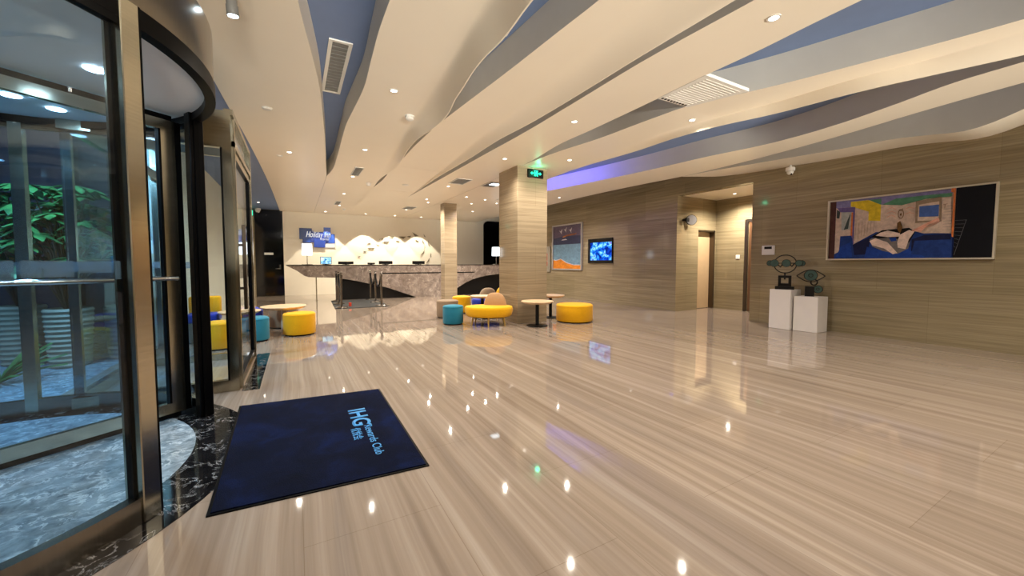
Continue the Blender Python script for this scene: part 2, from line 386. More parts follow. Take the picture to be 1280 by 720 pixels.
Z_ = {
 'G_l': [(3.1, -6.2), (3.09, .6), (3.04, 1.12), (2.963, 1.32), (2.915, 1.54), (2.955, 1.92), (2.995, 2.25), (3.01, 2.8), (3.06, 3.98), (3.1, 5.14), (3.1, 5.7)],
 'G_r': [(3.06, -6.2), (3.0, .8), (2.96, 1.21), (2.912, 1.41), (2.905, 1.66), (2.954, 1.97), (2.985, 2.42), (2.995, 3.24), (3.033, 4.29), (3.09, 5.2), (3.1, 5.7)],
 'B_d': [(.14, -6.2), (.14, 6), (.0, 8.8), (0, 16.5)],
 'C_d': [(.12, -6.2), (.12, 5), (0, 11), (0, 16.5)],
 'E_d': [(.13, -6.2), (.13, 2.5), (.0, 6.5), (0, 16.5)],
}
def spline(tab, y):
    """monotone-ish cubic through (value, y) pairs"""
    n = len(tab)
    if y <= tab[0][1]: return tab[0][0]
    if y >= tab[-1][1]: return tab[-1][0]
    for i in range(n - 1):
        if tab[i][1] <= y <= tab[i + 1][1]: break
    def d(k):
        a, b = max(k - 1, 0), min(k + 1, n - 1)
        if 0 < k < n - 1:
            s1 = (tab[k][0] - tab[k - 1][0]) / (tab[k][1] - tab[k - 1][1]); s2 = (tab[k + 1][0] - tab[k][0]) / (tab[k + 1][1] - tab[k][1])
            w1, w2 = tab[k][1] - tab[k - 1][1], tab[k + 1][1] - tab[k][1]
            return (s1 * w2 + s2 * w1) / (w1 + w2)
        return (tab[b][0] - tab[a][0]) / (tab[b][1] - tab[a][1])
    x0, y0 = tab[i]; x1, y1 = tab[i + 1]; h = y1 - y0; t = (y - y0) / h
    return (2*t**3-3*t**2+1)*x0 + (t**3-2*t**2+t)*h*d(i) + (-2*t**3+3*t**2)*x1 + (t**3-t**2)*h*d(i+1)
YS = [-6.2 + i * .12 for i in range(int(22.7 / .12) + 1)]; YS[-1] = 16.5
def panel(key, label, right, crease=None, drop=None, y1=16.5):
    """one soffit strip: side face up to the blue ceiling, flat underside, a turned-down right edge"""
    g = G(); rows = []
    for y in [q for q in YS if q <= y1]:
        xl = spline(E_[key + '_l'], y); xr = spline(right, y)
        zl = zr = ZS
        if key == 'G': zl = spline(Z_['G_l'], y); zr = spline(Z_['G_r'], y)
        xr = max(xr, xl + .004)
        sec = [(xl, ZU), (xl, zl)]
        if crease:
            xc = min(max(spline(crease, y), xl + .001), xr - .0005); d = max(0, spline(Z_[drop], y))
            for k in range(0, 9):
                s = k / 8; sec.append((xc + (xr - xc) * s, zl - d * s * s))
            sec += [(xr + .012, zl - d), (xr + .012, ZU)]
        else:
            m = [(xl + (xr - xl) * s, zl + (zr - zl) * s) for s in (.25, .5, .75)]
            sec += m + [(xr, zr), (xr + .003, ZU)]
        rows.append([(x, y, z) for x, z in sec])
    rv = [g.pts(r) for r in rows]
    for a, b in zip(rv, rv[1:]):
        for i in range(len(a) - 1):
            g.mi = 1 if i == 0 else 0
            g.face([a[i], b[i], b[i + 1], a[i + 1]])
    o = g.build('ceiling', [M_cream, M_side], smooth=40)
    return structure(o, label, 'ceiling panel')
panel('A', 'cream ceiling strip next to the revolving door', E_['A_r'])
panel('B', 'cream ceiling strip with a wavy turned-down edge over the mat', E_['B_t'], E_['B_cr'], 'B_d')
panel('C', 'cream ceiling strip third from the revolving door', E_['C_t'], E_['C_cr'], 'C_d')
panel('D', 'cream ceiling strip running to the large pillar', E_['D_r'])
panel('E', 'cream ceiling strip between the hanging grille and the violet glow', E_['E_t'], E_['E_cr'], 'E_d')
panel('F', 'cream ceiling strip second from the right wall', E_['F_r'])
panel('G', 'narrow wavy ceiling strip against the right wall', [(XR, -6.2), (XR, 4.9), (8.05, 5.33), (7.6, 5.6), (7.46, 5.7)], y1=5.75)
g = G(); g.box(-1.9, -.44, -6.2, 16.5, 3.13, 3.2); structure(g.build('ceiling', M_blue), 'slate blue lower ceiling along the glass doors', 'ceiling')

# ------------------------------------------------------------------ revolving door
def pol(r, a, z=0): return (CX + r * math.cos(a), CY + r * math.sin(a), z)
rd = thing('revolving_door', 'large steel and glass revolving door with a round canopy at left', 'revolving door', (CX, CY, 0))
g = G(); g.arc(CX, CY, 1.33, 1.405, 0, 2 * PI, 2.36, 2.69, 96, True); g.lathe([(1.40, 2.66), (1.40, 2.69)], (CX, CY, 0), 96)
g.build('canopy', M_steel_h, rd, 40)
g = G(); g.arc(CX, CY, 1.355, 1.412, 0, 2 * PI, 2.27, 2.362, 96, True); g.build('canopy_trim', M_rubber, rd, 40)['label'] = 'black trim under the canopy'
g = G(); g.lathe([(1.36, 2.325), (1.36, 2.36)], (CX, CY, 0), 72); sof = g.build('soffit', M_white, rd)
A1 = math.radians(30.6)
for nm, a0, a1 in (('near', -A1, -PI + A1), ('far', A1, PI - A1)):
    cw = G(); cw.arc(CX, CY, 1.385, 1.395, a0, a1, .11, 2.28, 40)
    cwo = cw.build('curved_glass', M_glass_tint, rd, 40)
    g = G(); g.arc(CX, CY, 1.36, 1.415, a0, a1, .003, .125, 40); g.build('bottom_rail', M_steel_h, cwo, 40)
    g = G(); g.arc(CX, CY, 1.37, 1.41, a0, a1, 2.235, 2.275, 40); g.build('top_rail', M_rubber, cwo, 40)
    for am in ((a0 + a1) / 2,):
        R = Matrix.Translation(pol(1.387, am)) @ Matrix.Rotation(am, 4, 'Z')
        g = G(); g.box(-.03, .03, -.035, .035, .003, 2.27, R); g.build('mullion', M_steel, cwo)
    # frosted squares stuck on the glass at eye height
    g = G(); a = a0; sg = 1 if a1 > a0 else -1; i = 0
    while abs(a - a0) < abs(a1 - a0) - .12:
        w = .055 + .05 * ((i * 37) % 5) / 4; zz = 1.13 + .03 * ((i * 23) % 3) / 2
        g.arc(CX, CY, 1.382, 1.3835, a, a + sg * w, zz, 1.21, 3); a += sg * (w + .012); i += 1
    g.build('frosted_film', M_frost, cwo, 40)
    for ae in (a0, a1):
        R = Matrix.Translation(pol(1.39, ae)) @ Matrix.Rotation(ae, 4, 'Z')
        g = G(); g.rbox(-.055, .035, -.042, .042, .003, 2.36, .004, 1, R)
        p = g.build('post', M_steel if nm == 'near' else M_steel_dark_refl, rd)
        sgn = 1 if (ae == a0) == (a1 > a0) else -1
        g = G(); g.box(-.03, .03, .042, .054, .003, 2.36, R); g.box(-.03, .0, -.052, -.042, .003, 2.36, R); g.build('gasket', M_rubber, p)
# rotor: three wings and a shaft
sh = G(); sh.lathe([(.05, .01), (.05, 2.325)], (CX, CY, 0), 20); sh.build('shaft', M_steel, rd, 40)
for k in range(3):
    a = math.radians(37) + k * 2 * PI / 3
    R = Matrix.Translation((CX, CY, 0)) @ Matrix.Rotation(a, 4, 'Z')
    w = G(); w.box(.055, .12, -.022, .022, .05, 2.27, R); w.box(1.22, 1.31, -.022, .022, .05, 2.27, R)
    w.box(.12, 1.22, -.022, .022, .05, .13, R); w.box(.12, 1.22, -.022, .022, 2.195, 2.27, R)
    wo = w.build('wing', M_steel, rd)
    g = G(); g.box(.12, 1.22, -.005, .005, .13, 2.195, R); g.build('wing_glass', M_glass_tint, wo)
    g = G(); g.box(1.31, 1.352, -.012, .012, .05, 2.27, R); g.box(.06, 1.28, -.012, .012, .012, .05, R); g.box(.06, 1.3, -.012, .012, 2.27, 2.31, R)
    g.box(1.208, 1.222, -.024, .024, .13, 2.195, R); g.box(.118, .128, -.024, .024, .13, 2.195, R)
    g.build('brush_seal', M_rubber, wo)
    for s in (1, -1):
        g = G(); P = [R @ Vector((x, s * .07, 1.085)) for x in (.09, 1.27)]; g.tube(P, .016, 12)
        for x in (.09, 1.235): g.tube([R @ Vector((x, s * .02, 1.085)), R @ Vector((x, s * .075, 1.085))], .010, 8)
        g.build('push_bar', M_chrome, wo, 40)
    g = G(); x = .14; i = 0
    while x < 1.1:
        ww = .10 + .05 * ((i * 7) % 3); zz = 1.12 + .03 * ((i * 5) % 3) / 2
        g.box(x, min(x + ww, 1.18), .0055, .0065, zz, 1.205, R); x += ww + .01; i += 1
    g.build('frosted_film', M_frost, wo)
for (x, y) in ((-.99, 3.19), (-1.64, 3.95), (-1.5, 4.14), (-2.5, 2.4), (-1.75, 2.2)):
    g = G(); g.lathe([(.05, 2.322), (.045, 2.318)], (x, y, 0), 20); cl = g.build('canopy_light', M_cool_lens, rd)
    lamp('SPOT', (x, y, 2.31), 46, (.55, .80, 1.0), cl, (x, y, 0), spot_size=math.radians(150), spot_blend=.6, shadow_soft_size=.05)

# ------------------------------------------------------------------ glass side door and its box
w1 = G(); Y0 = 4.42
w1.box(-.56, -.49, Y0 - .035, Y0 + .035, .003, 2.58); w1.box(-1.6, -.56, Y0 - .03, Y0 + .03, .003, .11); w1.box(-1.6, -.56, Y0 - .03, Y0 + .03, 2.25, 2.58); w1.box(-.78, -.72, Y0 - .03, Y0 + .03, .11, 2.25)
wf = structure(w1.build('window_1', M_framesteel), 'steel-framed glass panel between revolving door and side door', 'window')
g = G(); g.box(-1.58, -.56, Y0 - .006, Y0 + .006, .11, 2.25); g.build('pane', M_glass, wf)
g = G(); g.box(-.725, -.70, Y0 - .034, Y0 + .034, .11, 2.25); g.box(-.575, -.558, Y0 - .034, Y0 + .034, .11, 2.25); g.build('gasket', M_rubber, wf)
XD = -.505
fr = G(); fr.box(XD - .035, XD + .035, 5.88, 5.95, .003, 2.6); fr.box(XD - .035, XD + .035, 4.455, 5.88, 2.28, 2.33); fr.box(XD - .035, XD + .035, 4.39, 5.88, 2.55, 2.6); fr.box(XD - .035, XD + .035, 4.455, 4.5, .003, 2.55)
dfo = structure(fr.build('door_1', M_framesteel), 'glass side door in a polished steel frame beside the revolving door', 'door')
g = G(); g.box(XD - .006, XD + .006, 4.5, 5.88, 2.33, 2.55); g.build('transom_pane', M_glass, dfo)
lf = G(); 
for y0, y1, z0, z1 in ((4.51, 4.57, .01, 2.27), (5.81, 5.87, .01, 2.27), (4.57, 5.81, .01, .1), (4.57, 5.81, 2.2, 2.27)): lf.box(XD - .022, XD + .022, y0, y1, z0, z1)
lfo = lf.build('door_leaf', M_framesteel, dfo)
g = G(); g.box(XD - .006, XD + .006, 4.57, 5.81, .1, 2.2); g.build('pane', M_glass, lfo)
g = G()
for y0, y1, z0, z1 in ((4.57, 4.582, .1, 2.2), (5.798, 5.81, .1, 2.2), (4.57, 5.81, .1, .112), (4.57, 5.81, 2.188, 2.2)): g.box(XD - .024, XD + .024, y0, y1, z0, z1)
g.build('gasket', M_rubber, lfo)
for s in (1, -1):
    g = G(); g.rbox(XD + s * .06 - .015, XD + s * .06 + .015, 4.66, 4.71, .74, 1.58, .004, 1)
    for z in (.95, 1.38): g.box(XD + min(0, s * .06), XD + max(0, s * .06), 4.675, 4.695, z - .012, z + .012)
    g.build('door_handle', M_bronze, lfo)
w2 = G(); w2.box(-1.6, XD - .035, 5.9, 5.94, .003, .08); w2.box(-1.6, XD - .035, 5.9, 5.94, 2.5, 2.6)
w2o = structure(w2.build('window_2', M_steel), 'glass panel closing the entrance box towards the lounge seats', 'window')
g = G(); g.box(-1.6, XD - .04, 5.915, 5.925, .08, 2.5); g.build('pane', M_glass, w2o)
w3 = G()
for y in (4.6, 5.72, 6.86): w3.box(-1.65, -1.59, y - .02, y + .02, 0, 2.7)
w3.box(-1.65, -1.59, 4.5, 6.86, 0, .1); w3.box(-1.65, -1.59, 4.5, 6.86, 2.3, 2.42); w3.box(-1.65, -1.59, 4.5, 6.86, 2.7, 3.2)
w3o = structure(w3.build('window_3', M_steel), 'steel-framed glass facade facing the planters outside', 'window')
g = G(); g.box(-1.626, -1.614, 4.5, 6.86, .1, 2.7); g.build('pane', M_glass, w3o)

# ------------------------------------------------------------------ outside
g = G(); g.box(-9, -1.76, 9.6, 9.8, 0, 4.5); structure(g.build('wall_outside', M_out), 'dark facade across the forecourt', 'wall')
g = G(); g.box(-9.2, -9, -6.2, 9.8, 0, 4.5); structure(g.build('wall_outside', M_out), 'dark facade opposite the revolving door', 'wall')
for x, w in ((-3.95, .16), (-3.35, .2), (-2.9, .14), (-2.45, .2)):
    g = G(); g.box(x - w / 2, x + w / 2, 9.4, 9.6, 0, 3.2); structure(g.build('trim_3', M_outlight if x == -2.45 else M_out), 'upright post on the dark facade outside', 'post')
g = G(); g.box(-4.2, -2.3, 9.38, 9.58, 2.05, 2.13); structure(g.build('trim_4', M_outlight), 'pale horizontal band on the facade outside', 'trim')
def planter(x, y, r, h, label):
    p = thing('planter', label, 'planter', (x, y, 0), 'ribbed planters outside the glass')
    prof = [(r * .8, 0)]; n = 12
    for i in range(n):
        z0 = h * i / n; rr = r * (.82 + .18 * i / n); prof += [(rr, z0 + .004), (rr + .014, z0 + h / n * .5), (rr, z0 + h / n - .004)]
    prof += [(r * .92, h), (r * .86, h - .06)]
    g = G(); g.lathe(prof, (x, y, 0), 28); g.build('pot', M_planter, p, 50)
    g = G(); g.lathe([(r * .86, h - .07), (r * .86, h - .05)], (x, y, 0), 20); g.build('soil', M_bark, p)
    return p
planter(-2.33, 6.45, .2, .68, 'ribbed beige planter outside, right of the gold-edged upright')
planter(-1.94, 6.70, .17, .67, 'ribbed beige planter outside, nearest the steel post')
planter(-2.87, 6.85, .2, .7, 'ribbed beige planter outside, left of the gold-edged upright')
def leaf_quad(g, c, d, n, L, W):
    d = d.normalized(); s = d.cross(n).normalized(); n = s.cross(d).normalized()
    pr = [(0, .02, 0), (.3, .42, .02), (.62, .5, 0), (1, .02, -.1)]
    row = []
    for t, w, b in pr: row.append([c + d * L * t + s * W * w + n * L * b, c + d * L * t + n * L * (b + .04), c + d * L * t - s * W * w + n * L * b])
    g.rings([list(reversed(r)) for r in row], False, False)
def umbrella_plant(x, y, z0, top, spread, n, label, seed):
    random.seed(seed)
    p = thing('potted_plant', label, 'plant', (x, y, z0), 'leafy plants outside the glass')
    st = G(); lv = G()
    for k in range(n):
        a = random.uniform(0, 2 * PI); rr = spread * math.sqrt(random.random()); zz = z0 + (top - z0) * random.uniform(.35, 1)
        tip = Vector((x + rr * math.cos(a), y + rr * math.sin(a), zz))
        mid = Vector((x + rr * .4 * math.cos(a), y + rr * .4 * math.sin(a), z0 + (zz - z0) * .6))
        st.tube([(x, y, z0 - .04), mid, tip], [.012, .009, .005], 5)
        m = random.randint(7, 9)
        for j in range(m):
            b = 2 * PI * j / m + a; d = Vector((math.cos(b), math.sin(b), random.uniform(-.75, .1)))
            leaf_quad(lv, tip, d, Vector((0, 0, 1)), random.uniform(.15, .23), .085)
    st.build('stems', M_bark, p); lv.build('foliage', M_leaf, p, 60)
umbrella_plant(-2.33, 6.45, .64, 2.12, .40, 58, 'tall leafy umbrella plant outside behind the gold-edged upright', 3)
umbrella_plant(-2.87, 6.85, .66, 2.08, .40, 50, 'leafy umbrella plant outside at the left edge', 5)
def spiky(x, y, z0, label):
    random.seed(11); p = thing('potted_plant', label, 'plant', (x, y, z0), 'leafy plants outside the glass'); lv = G()
    for k in range(40):
        a = random.uniform(0, 2 * PI); d = Vector((math.cos(a), math.sin(a), random.uniform(.2, 1.2)))
        leaf_quad(lv, Vector((x, y, z0)), d, Vector((0, 0, 1)), random.uniform(.35, .5), .035)
    lv.build('foliage', M_leaf, p, 60)
spiky(-2.6, 5.8, .01, 'low spiky plant outside at the foot of the planters')
lamp('AREA', (-2.4, 5.2, 2.9), 120, (.62, .84, 1.0), aim=(-2.6, 6.6, 1.2), size=.5)
lamp('AREA', (-4.5, 5.0, 4.2), 90, (.6, .8, 1.0), aim=(-4, 6, 0), size=1.5)

# ------------------------------------------------------------------ lettering
def text_mesh(name, txt, mat, parent, place, w=None, h=None, depth=.002, bold=0, shear=0, align=None):
    """flat lettering: place(u, v, d) maps the text box (0..w, 0..h) into the room"""
    c = bpy.data.curves.new(name, 'FONT'); c.body = txt; c.size = 1; c.offset = bold; c.shear = shear; c.resolution_u = 4
    o = bpy.data.objects.new(name, c); COL.objects.link(o)
    dg = bpy.context.evaluated_depsgraph_get(); me = bpy.data.meshes.new_from_object(o.evaluated_get(dg))
    bpy.data.objects.remove(o); bpy.data.curves.remove(c)
    xs = [v.co.x for v in me.vertices]; ys = [v.co.y for v in me.vertices]
    x0, x1, y0, y1 = min(xs), max(xs), min(ys), max(ys)
    sx = w / (x1 - x0); sy = h / (y1 - y0)
    bm = bmesh.new(); bm.from_mesh(me)
    geo = bmesh.ops.extrude_face_region(bm, geom=bm.faces[:])
    top = [e for e in geo['geom'] if isinstance(e, bmesh.types.BMVert)]
    ts = set(top); off = world_loc(parent) if parent is not None else Vector((0, 0, 0))
    for v in bm.verts:
        u, q = (v.co.x - x0) * sx, (v.co.y - y0) * sy
        v.co = Vector(place(u, q, depth if v in ts else 0)) - off
    bmesh.ops.recalc_face_normals(bm, faces=bm.faces[:])
    m2 = bpy.data.meshes.new(name); bm.to_mesh(m2); bm.free(); m2.materials.append(mat)
    ob = bpy.data.objects.new(name, m2); COL.objects.link(ob)
    if parent is not None: ob.parent = parent
    return ob

# ------------------------------------------------------------------ door mat
dm = thing('door_mat', 'large navy entrance mat with pale blue lettering on the floor', 'door mat', (.12, 3.02, 0))
q = [(-.40, 2.245), (.66, 2.185), (.665, 3.78), (-.44, 3.885)]
ins = [(-.385, 2.26), (.645, 2.20), (.65, 3.765), (-.424, 3.868)]
g = G(); g.prism(q, .0, .007, lambda u, v, d: (u, v, d)); g.build('rubber_border', M_rubber, dm)
g = G(); g.prism(ins, .004, .012, lambda u, v, d: (u, v, d)); g.build('pile', M_mat, dm)
def on_mat(x0, y0): return lambda u, v, d: (x0 + v, y0 - u, .0115 + d)
lt = text_mesh('lettering', 'IHG', M_letter, dm, on_mat(.335, 3.315), .35, .13, .002, .02); lt['label'] = 'pale blue lettering'
text_mesh('lettering', 'Rewards Club', M_letter, dm, on_mat(.405, 2.945), .49, .055, .002, .004)['label'] = 'pale blue lettering'
text_mesh('lettering', '优悦会', M_letter, dm, on_mat(.312, 2.93), .2, .066, .002, .004)['label'] = 'pale blue lettering'
text_mesh('lettering', "'", M_letter, dm, on_mat(.44, 2.965), .012, .02, .002)

# ------------------------------------------------------------------ ottomans, tables, sofas
def soft_profile(r, z0, z1, e=.035, dome=.012):
    P = [(r * .97, z0), (r, z0 + .01)]
    P += [(r - e + e * math.cos(a), z1 - e + e * math.sin(a)) for a in [i * PI / 2 / 6 for i in range(7)]]
    P += [(r * .6, z1 + dome * .7), (r * .25, z1 + dome), (.001, z1 + dome)]
    return P
def ottoman(x, y, r, h, mat, label, dome=.012, group='round ottomans'):
    t = thing('ottoman', label, 'ottoman', (x, y, 0), group)
    g = G(); g.lathe([(r * .9, 0), (r * .9, .025)], (x, y, 0), 32); g.build('plinth', M_rubber, t, 40)
    g = G(); g.lathe(soft_profile(r, .022, h, dome=dome), (x, y, 0), 40); c = g.build('cushion', mat, t, 60)
    g = G(); 
    for zz in (h - .03,):
        g.tube([(x + (r + .001) * math.cos(2 * PI * i / 40), y + (r + .001) * math.sin(2 * PI * i / 40), zz) for i in range(40)], .004, 6, True)
    g.build('piping', mat, c, 60)
    return t
ottoman(.03, 7.42, .245, .37, M_yellow, 'yellow ottoman left of the counter beside the wooden table')
ottoman(-.585, 7.12, .2, .37, M_teal, 'teal ottoman right beside the glass side door')
ottoman(-.22, 8.42, .24, .38, M_taupe, 'taupe ottoman half hidden behind the left wooden table')
ottoman(-.72, 8.02, .2, .40, M_royal, 'royal blue dome-topped ottoman behind the teal one by the glass door', dome=.05)
ottoman(-.97, 6.72, .2, .38, M_yellow, 'yellow ottoman seen through the glass side door')
ottoman(2.69, 7.2, .2, .37, M_teal, 'teal ottoman left of the yellow sofa')
ottoman(2.93, 8.2, .24, .38, M_taupe, 'taupe ottoman behind the teal one near the pillars')
ottoman(3.50, 8.78, .22, .40, M_yellow, 'yellow ottoman at the foot of the slender pillar')
ottoman(5.02, 6.33, .375, .36, M_yellow, 'wide yellow ottoman right of the large pillar')

def table(x, y, r, h, legmat, style, label):
    t = thing('side_table', label, 'table', (x, y, 0), 'round wood-topped side tables')
    g = G(); g.lathe([(r - .05, h - .045), (r - .012, h - .02), (r, h - .012), (r, h - .003), (r - .004, h)], (x, y, 0), 48); g.build('tabletop', M_tabletop, t, 30)
    g = G()
    if style == 'disc': g.lathe([(.035, .012), (.035, h - .04)], (x, y, 0), 20)
    else: g.lathe([(.055, .0), (.05, .02), (.045, h - .05)], (x, y, 0), 20)
    g.build('stem', legmat, t, 40)
    g = G()
    if style == 'disc': g.lathe([(.2, 0), (.2, .008), (.19, .014), (.04, .02)], (x, y, 0), 40)
    else: g.lathe([(.065, 0), (.065, .008), (.058, .014)], (x, y, 0), 32)
    g.build('base', legmat, t, 40)
    return t
M_paleleg = plain('pale_grey_leg', rgb(186, 178, 166), .4)
table(-.2, 7.78, .35, .46, M_paleleg, 'post', 'round wooden table beside the yellow ottoman left of the counter')
table(-.78, 7.3, .28, .46, M_paleleg, 'post', 'round wooden table seen through the glass side door')
table(4.02, 6.2, .31, .48, M_black, 'disc', 'black-stemmed wooden table in front of the large pillar')
table(4.9, 7.02, .31, .50, M_black, 'disc', 'black-stemmed wooden table behind the large pillar at its right')
table(3.52, 7.62, .26, .50, M_black, 'disc', 'black-stemmed wooden table behind the yellow sofa')

def sofa(x, y, rot, a, b, seatmat, backs, label):
    t = thing('sofa', label, 'sofa', (x, y, 0), 'oval sofas round the large pillar')
    P = [(.80, .17), (.88, .172), (.955, .20), (.99, .26), (1.0, .31)] + [(1 - .055 + .055 * math.cos(q), .31 + .055 * math.sin(q)) for q in [i * PI / 2 / 5 for i in range(1, 6)]] + [(.6, .378), (.2, .382), (.001, .382)]
    g = G(); g.lathe(P, (x, y, 0), 56, a, b, rot); g.build('seat', seatmat, t, 60)
    R = Matrix.Translation((x, y, 0)) @ Matrix.Rotation(rot, 4, 'Z')
    for (ox, oy, brot, bm_) in backs:
        rings = []; n = 24
        for i in range(11):
            s = i / 10; zz = .35 + .27 * math.sin(s * PI / 2); k = max(.02, math.cos(s * PI / 2) ** .75)
            ring = []
            for j in range(n):
                q = 2 * PI * j / n; cx = abs(math.cos(q)) ** .8 * math.copysign(1, math.cos(q)); sy = abs(math.sin(q)) ** .8 * math.copysign(1, math.sin(q))
                p = Matrix.Rotation(brot, 4, 'Z') @ Vector((.225 * k * cx, .13 * k * sy, 0)); ring.append(R @ Vector((ox + p.x, oy + p.y, zz)))
            rings.append(ring)
        g = G(); g.rings(rings); g.build('backrest', bm_, t, 70)
    for (lx, ly) in ((-.62, -.35), (.62, -.45), (.02, -.72), (-.55, .5), (.55, .5)):
        p0 = R @ Vector((lx * a, ly * b, .18)); p1 = R @ Vector((lx * a * 1.1, ly * b * 1.12, 0))
        g = G(); g.tube([p1, p0], [.012, .021], 12); g.build('leg', M_legwood, t, 40)
    g = G(); g.lathe([(.74, .15), (.78, .172)], (x, y, 0), 40, a, b, rot); g.build('seat_base', M_black, t, 40)
    return t
sofa(3.27, 6.78, -YAW, .47, .36, M_yellow, [(.12, .12, 0, M_brownf)], 'oval yellow sofa with a tan dome backrest before the large pillar')
sofa(4.08, 8.3, -YAW + .5, .5, .36, M_royal, [(-.12, -.05, 0, M_taupe), (.27, .02, .9, M_yellow)], 'oval royal blue sofa with taupe and yellow backrests behind the pillar')
# chair behind the glass
ch = thing('lounge_chair', 'yellow-backed chair with a royal blue seat behind the glass', 'chair', (-1.26, 7.5, 0))
g = G(); g.rbox(-1.47, -1.06, 7.3, 7.72, .30, .43, .03, 3); g.build('seat', M_royal, ch, 50)
g = G(); g.rbox(-1.47, -1.06, 7.62, 7.75, .40, .68, .035, 3); g.build('backrest', M_yellow, ch, 50)
g = G(); g.rbox(-1.45, -1.08, 7.33, 7.7, .0, .31, .01, 1); g.build('base', M_greyf, ch)

# ------------------------------------------------------------------ reception counter
rc = thing('reception_counter', 'long marble reception counter with a pointed left end and black plinth', 'reception counter', (4, 13.9, 0))
YC = 13.6
bot = [(-.26, 1.13), (.02, .97), (.22, .81), (.34, .765), (.57, .75), (1.12, .735), (1.72, .62), (2.74, .36), (3.7, .0), (4.83, .0), (5.05, .16), (5.33, .32), (5.6, .47), (5.89, .59), (6.2, .67), (6.5, .725), (7.16, .79), (9.4, .84)]
slot0, slot1 = .835, .875
low = [(2.40, slot0)] + [p for p in bot if p[0] > 2.4 and p[0] < 6.0] + [(6.0, .62), (6.0, slot0)]
# front slab in three pieces round the slot, one mesh
g = G()
f3 = lambda u, v, d: (u, d, v)
g.prism([(2.5, slot1), (5.95, slot1), (5.95, 1.15), (2.5, 1.15)], YC, YC + .1, f3)
lowp = [(2.5, slot0), (2.5, .422)] + [(2.74, .36), (3.7, .0), (4.83, .0), (5.05, .16), (5.33, .32), (5.6, .47), (5.89, .59), (5.95, .605), (5.95, slot0)]
g.prism(lowp, YC, YC + .1, f3)
g.prism([(-.26, 1.15), (-.26, 1.13), (.02, .97), (.22, .81), (.34, .765), (.57, .75), (1.12, .735), (1.72, .62), (2.5, .422), (2.5, 1.15)], YC, YC + .1, f3)
g.prism([(5.95, 1.15), (5.95, .605), (6.2, .67), (6.5, .725), (7.16, .79), (9.4, .84), (9.4, 1.15)], YC, YC + .1, f3)
g.build('front_slab', M_counter, rc)
g = G(); g.prism([(-.26, YC), (9.4, YC), (9.4, YC + .75), (.3, YC + .75)], 1.12, 1.15, lambda u, v, d: (u, v, d)); g.build('countertop', M_counter, rc)
g = G(); g.box(2.5, 5.95, YC + .08, YC + .11, slot0 - .02, slot1 + .02); g.build('recess_strip', M_black, rc)
g = G(); g.box(1.24, 9.4, YC + .18, YC + .7, 0, 1.1); g.build('plinth', M_plinth, rc)
g = G(); g.tube([(.56, YC + .3, 0), (.56, YC + .3, 1.12)], .018, 12); g.lathe([(.05, 0), (.05, .008)], (.56, YC + .3, 0), 16); g.build('support_post', M_steel, rc, 40)
# things on the counter
def desk_lamp(x, y, w, z0, z1, zb, label):
    t = thing('table_lamp', label, 'lamp', (x, y, zb), 'white-shaded lamps at the reception')
    g = G(); g.lathe([(.16, zb), (.16, zb + .015), (.03, zb + .022)], (x, y, 0), 24); g.build('base', M_chrome, t, 40)
    g = G(); g.lathe([(.012, zb + .015), (.012, z0 + .05)], (x, y, 0), 12); g.build('stem', M_chrome, t, 40)
    g = G(); g.lathe([(w / 2, z0), (w / 2 * .94, z1)], (x, y, 0), 32); g.build('lamp_shade', M_shade, t, 50)
    lamp('POINT', (x, y, (z0 + z1) / 2), 6, (.9, .97, 1), t, shadow_soft_size=.12)
desk_lamp(.325, 14.1, .30, 1.46, 1.82, 1.15, 'white-shaded lamp on the left tip of the counter')
desk_lamp(7.17, 14.15, .36, 1.50, 1.85, 1.15, 'white-shaded lamp at the counter end beside the large pillar')
def screenmat(name, stops, sc, strength):
    t = NT(name); f = t.noise(t.coords(sc), 1.0, 3, .5, .8)
    c = t.ramp(f, stops); e = t.n('ShaderNodeEmission'); e.inputs[1].default_value = strength; t.l(c, e.inputs[0]); t.l(e.outputs[0], t.out.inputs['Surface']); return t.m
M_tvpic = screenmat('television_picture', [(.30, rgb(6, 14, 60)), (.42, rgb(16, 60, 190)), (.52, rgb(40, 140, 235)), (.60, rgb(150, 225, 250)), (.68, rgb(30, 90, 200)), (.76, rgb(190, 120, 200))], (3, 5.5, 6.5), 1.25)
M_pcpic = screenmat('desk_screen_picture', [(.35, rgb(40, 90, 170)), (.5, rgb(150, 215, 240)), (.6, rgb(210, 240, 250))], (7, 7, 9), 1.3)
def monitor(x0, x1, ztop, y, label, lit=False, nm='monitor'):
    xm = (x0 + x1) / 2
    t = thing(nm, label, 'monitor', (xm, y, 1.15), 'screens on the reception counter')
    g = G(); g.rbox(x0, x1, y, y + .035, 1.165, ztop, .008, 1); g.build('screen_housing', M_black, t)
    g = G(); g.box(x0 + .015, x1 - .015, y - .002 if lit else y + .035, y if lit else y + .037, 1.18, ztop - .015); g.build('screen', M_pcpic if lit else M_gloss_black, t)
    g = G(); g.box(xm - .03, xm + .03, y + .034, y + .06, 1.157, 1.2); g.box(xm - .1, xm + .1, y + .0, y + .15, 1.15, 1.16); g.build('stand', M_black, t)
monitor(.70, 1.04, 1.41, 14.1, 'lit blue tablet screen on the counter beside the left lamp', True)
monitor(1.24, 1.72, 1.26, 14.15, 'black monitor back on the counter, first right of the lit screen')
monitor(2.17, 2.42, 1.22, 14.15, 'small low black monitor on the counter, second right of the lit screen')
monitor(2.55, 3.02, 1.28, 14.15, 'black monitor back on the counter, third right of the lit screen')
monitor(3.73, 4.19, 1.28, 14.15, 'black monitor back on the counter just left of the slender pillar')

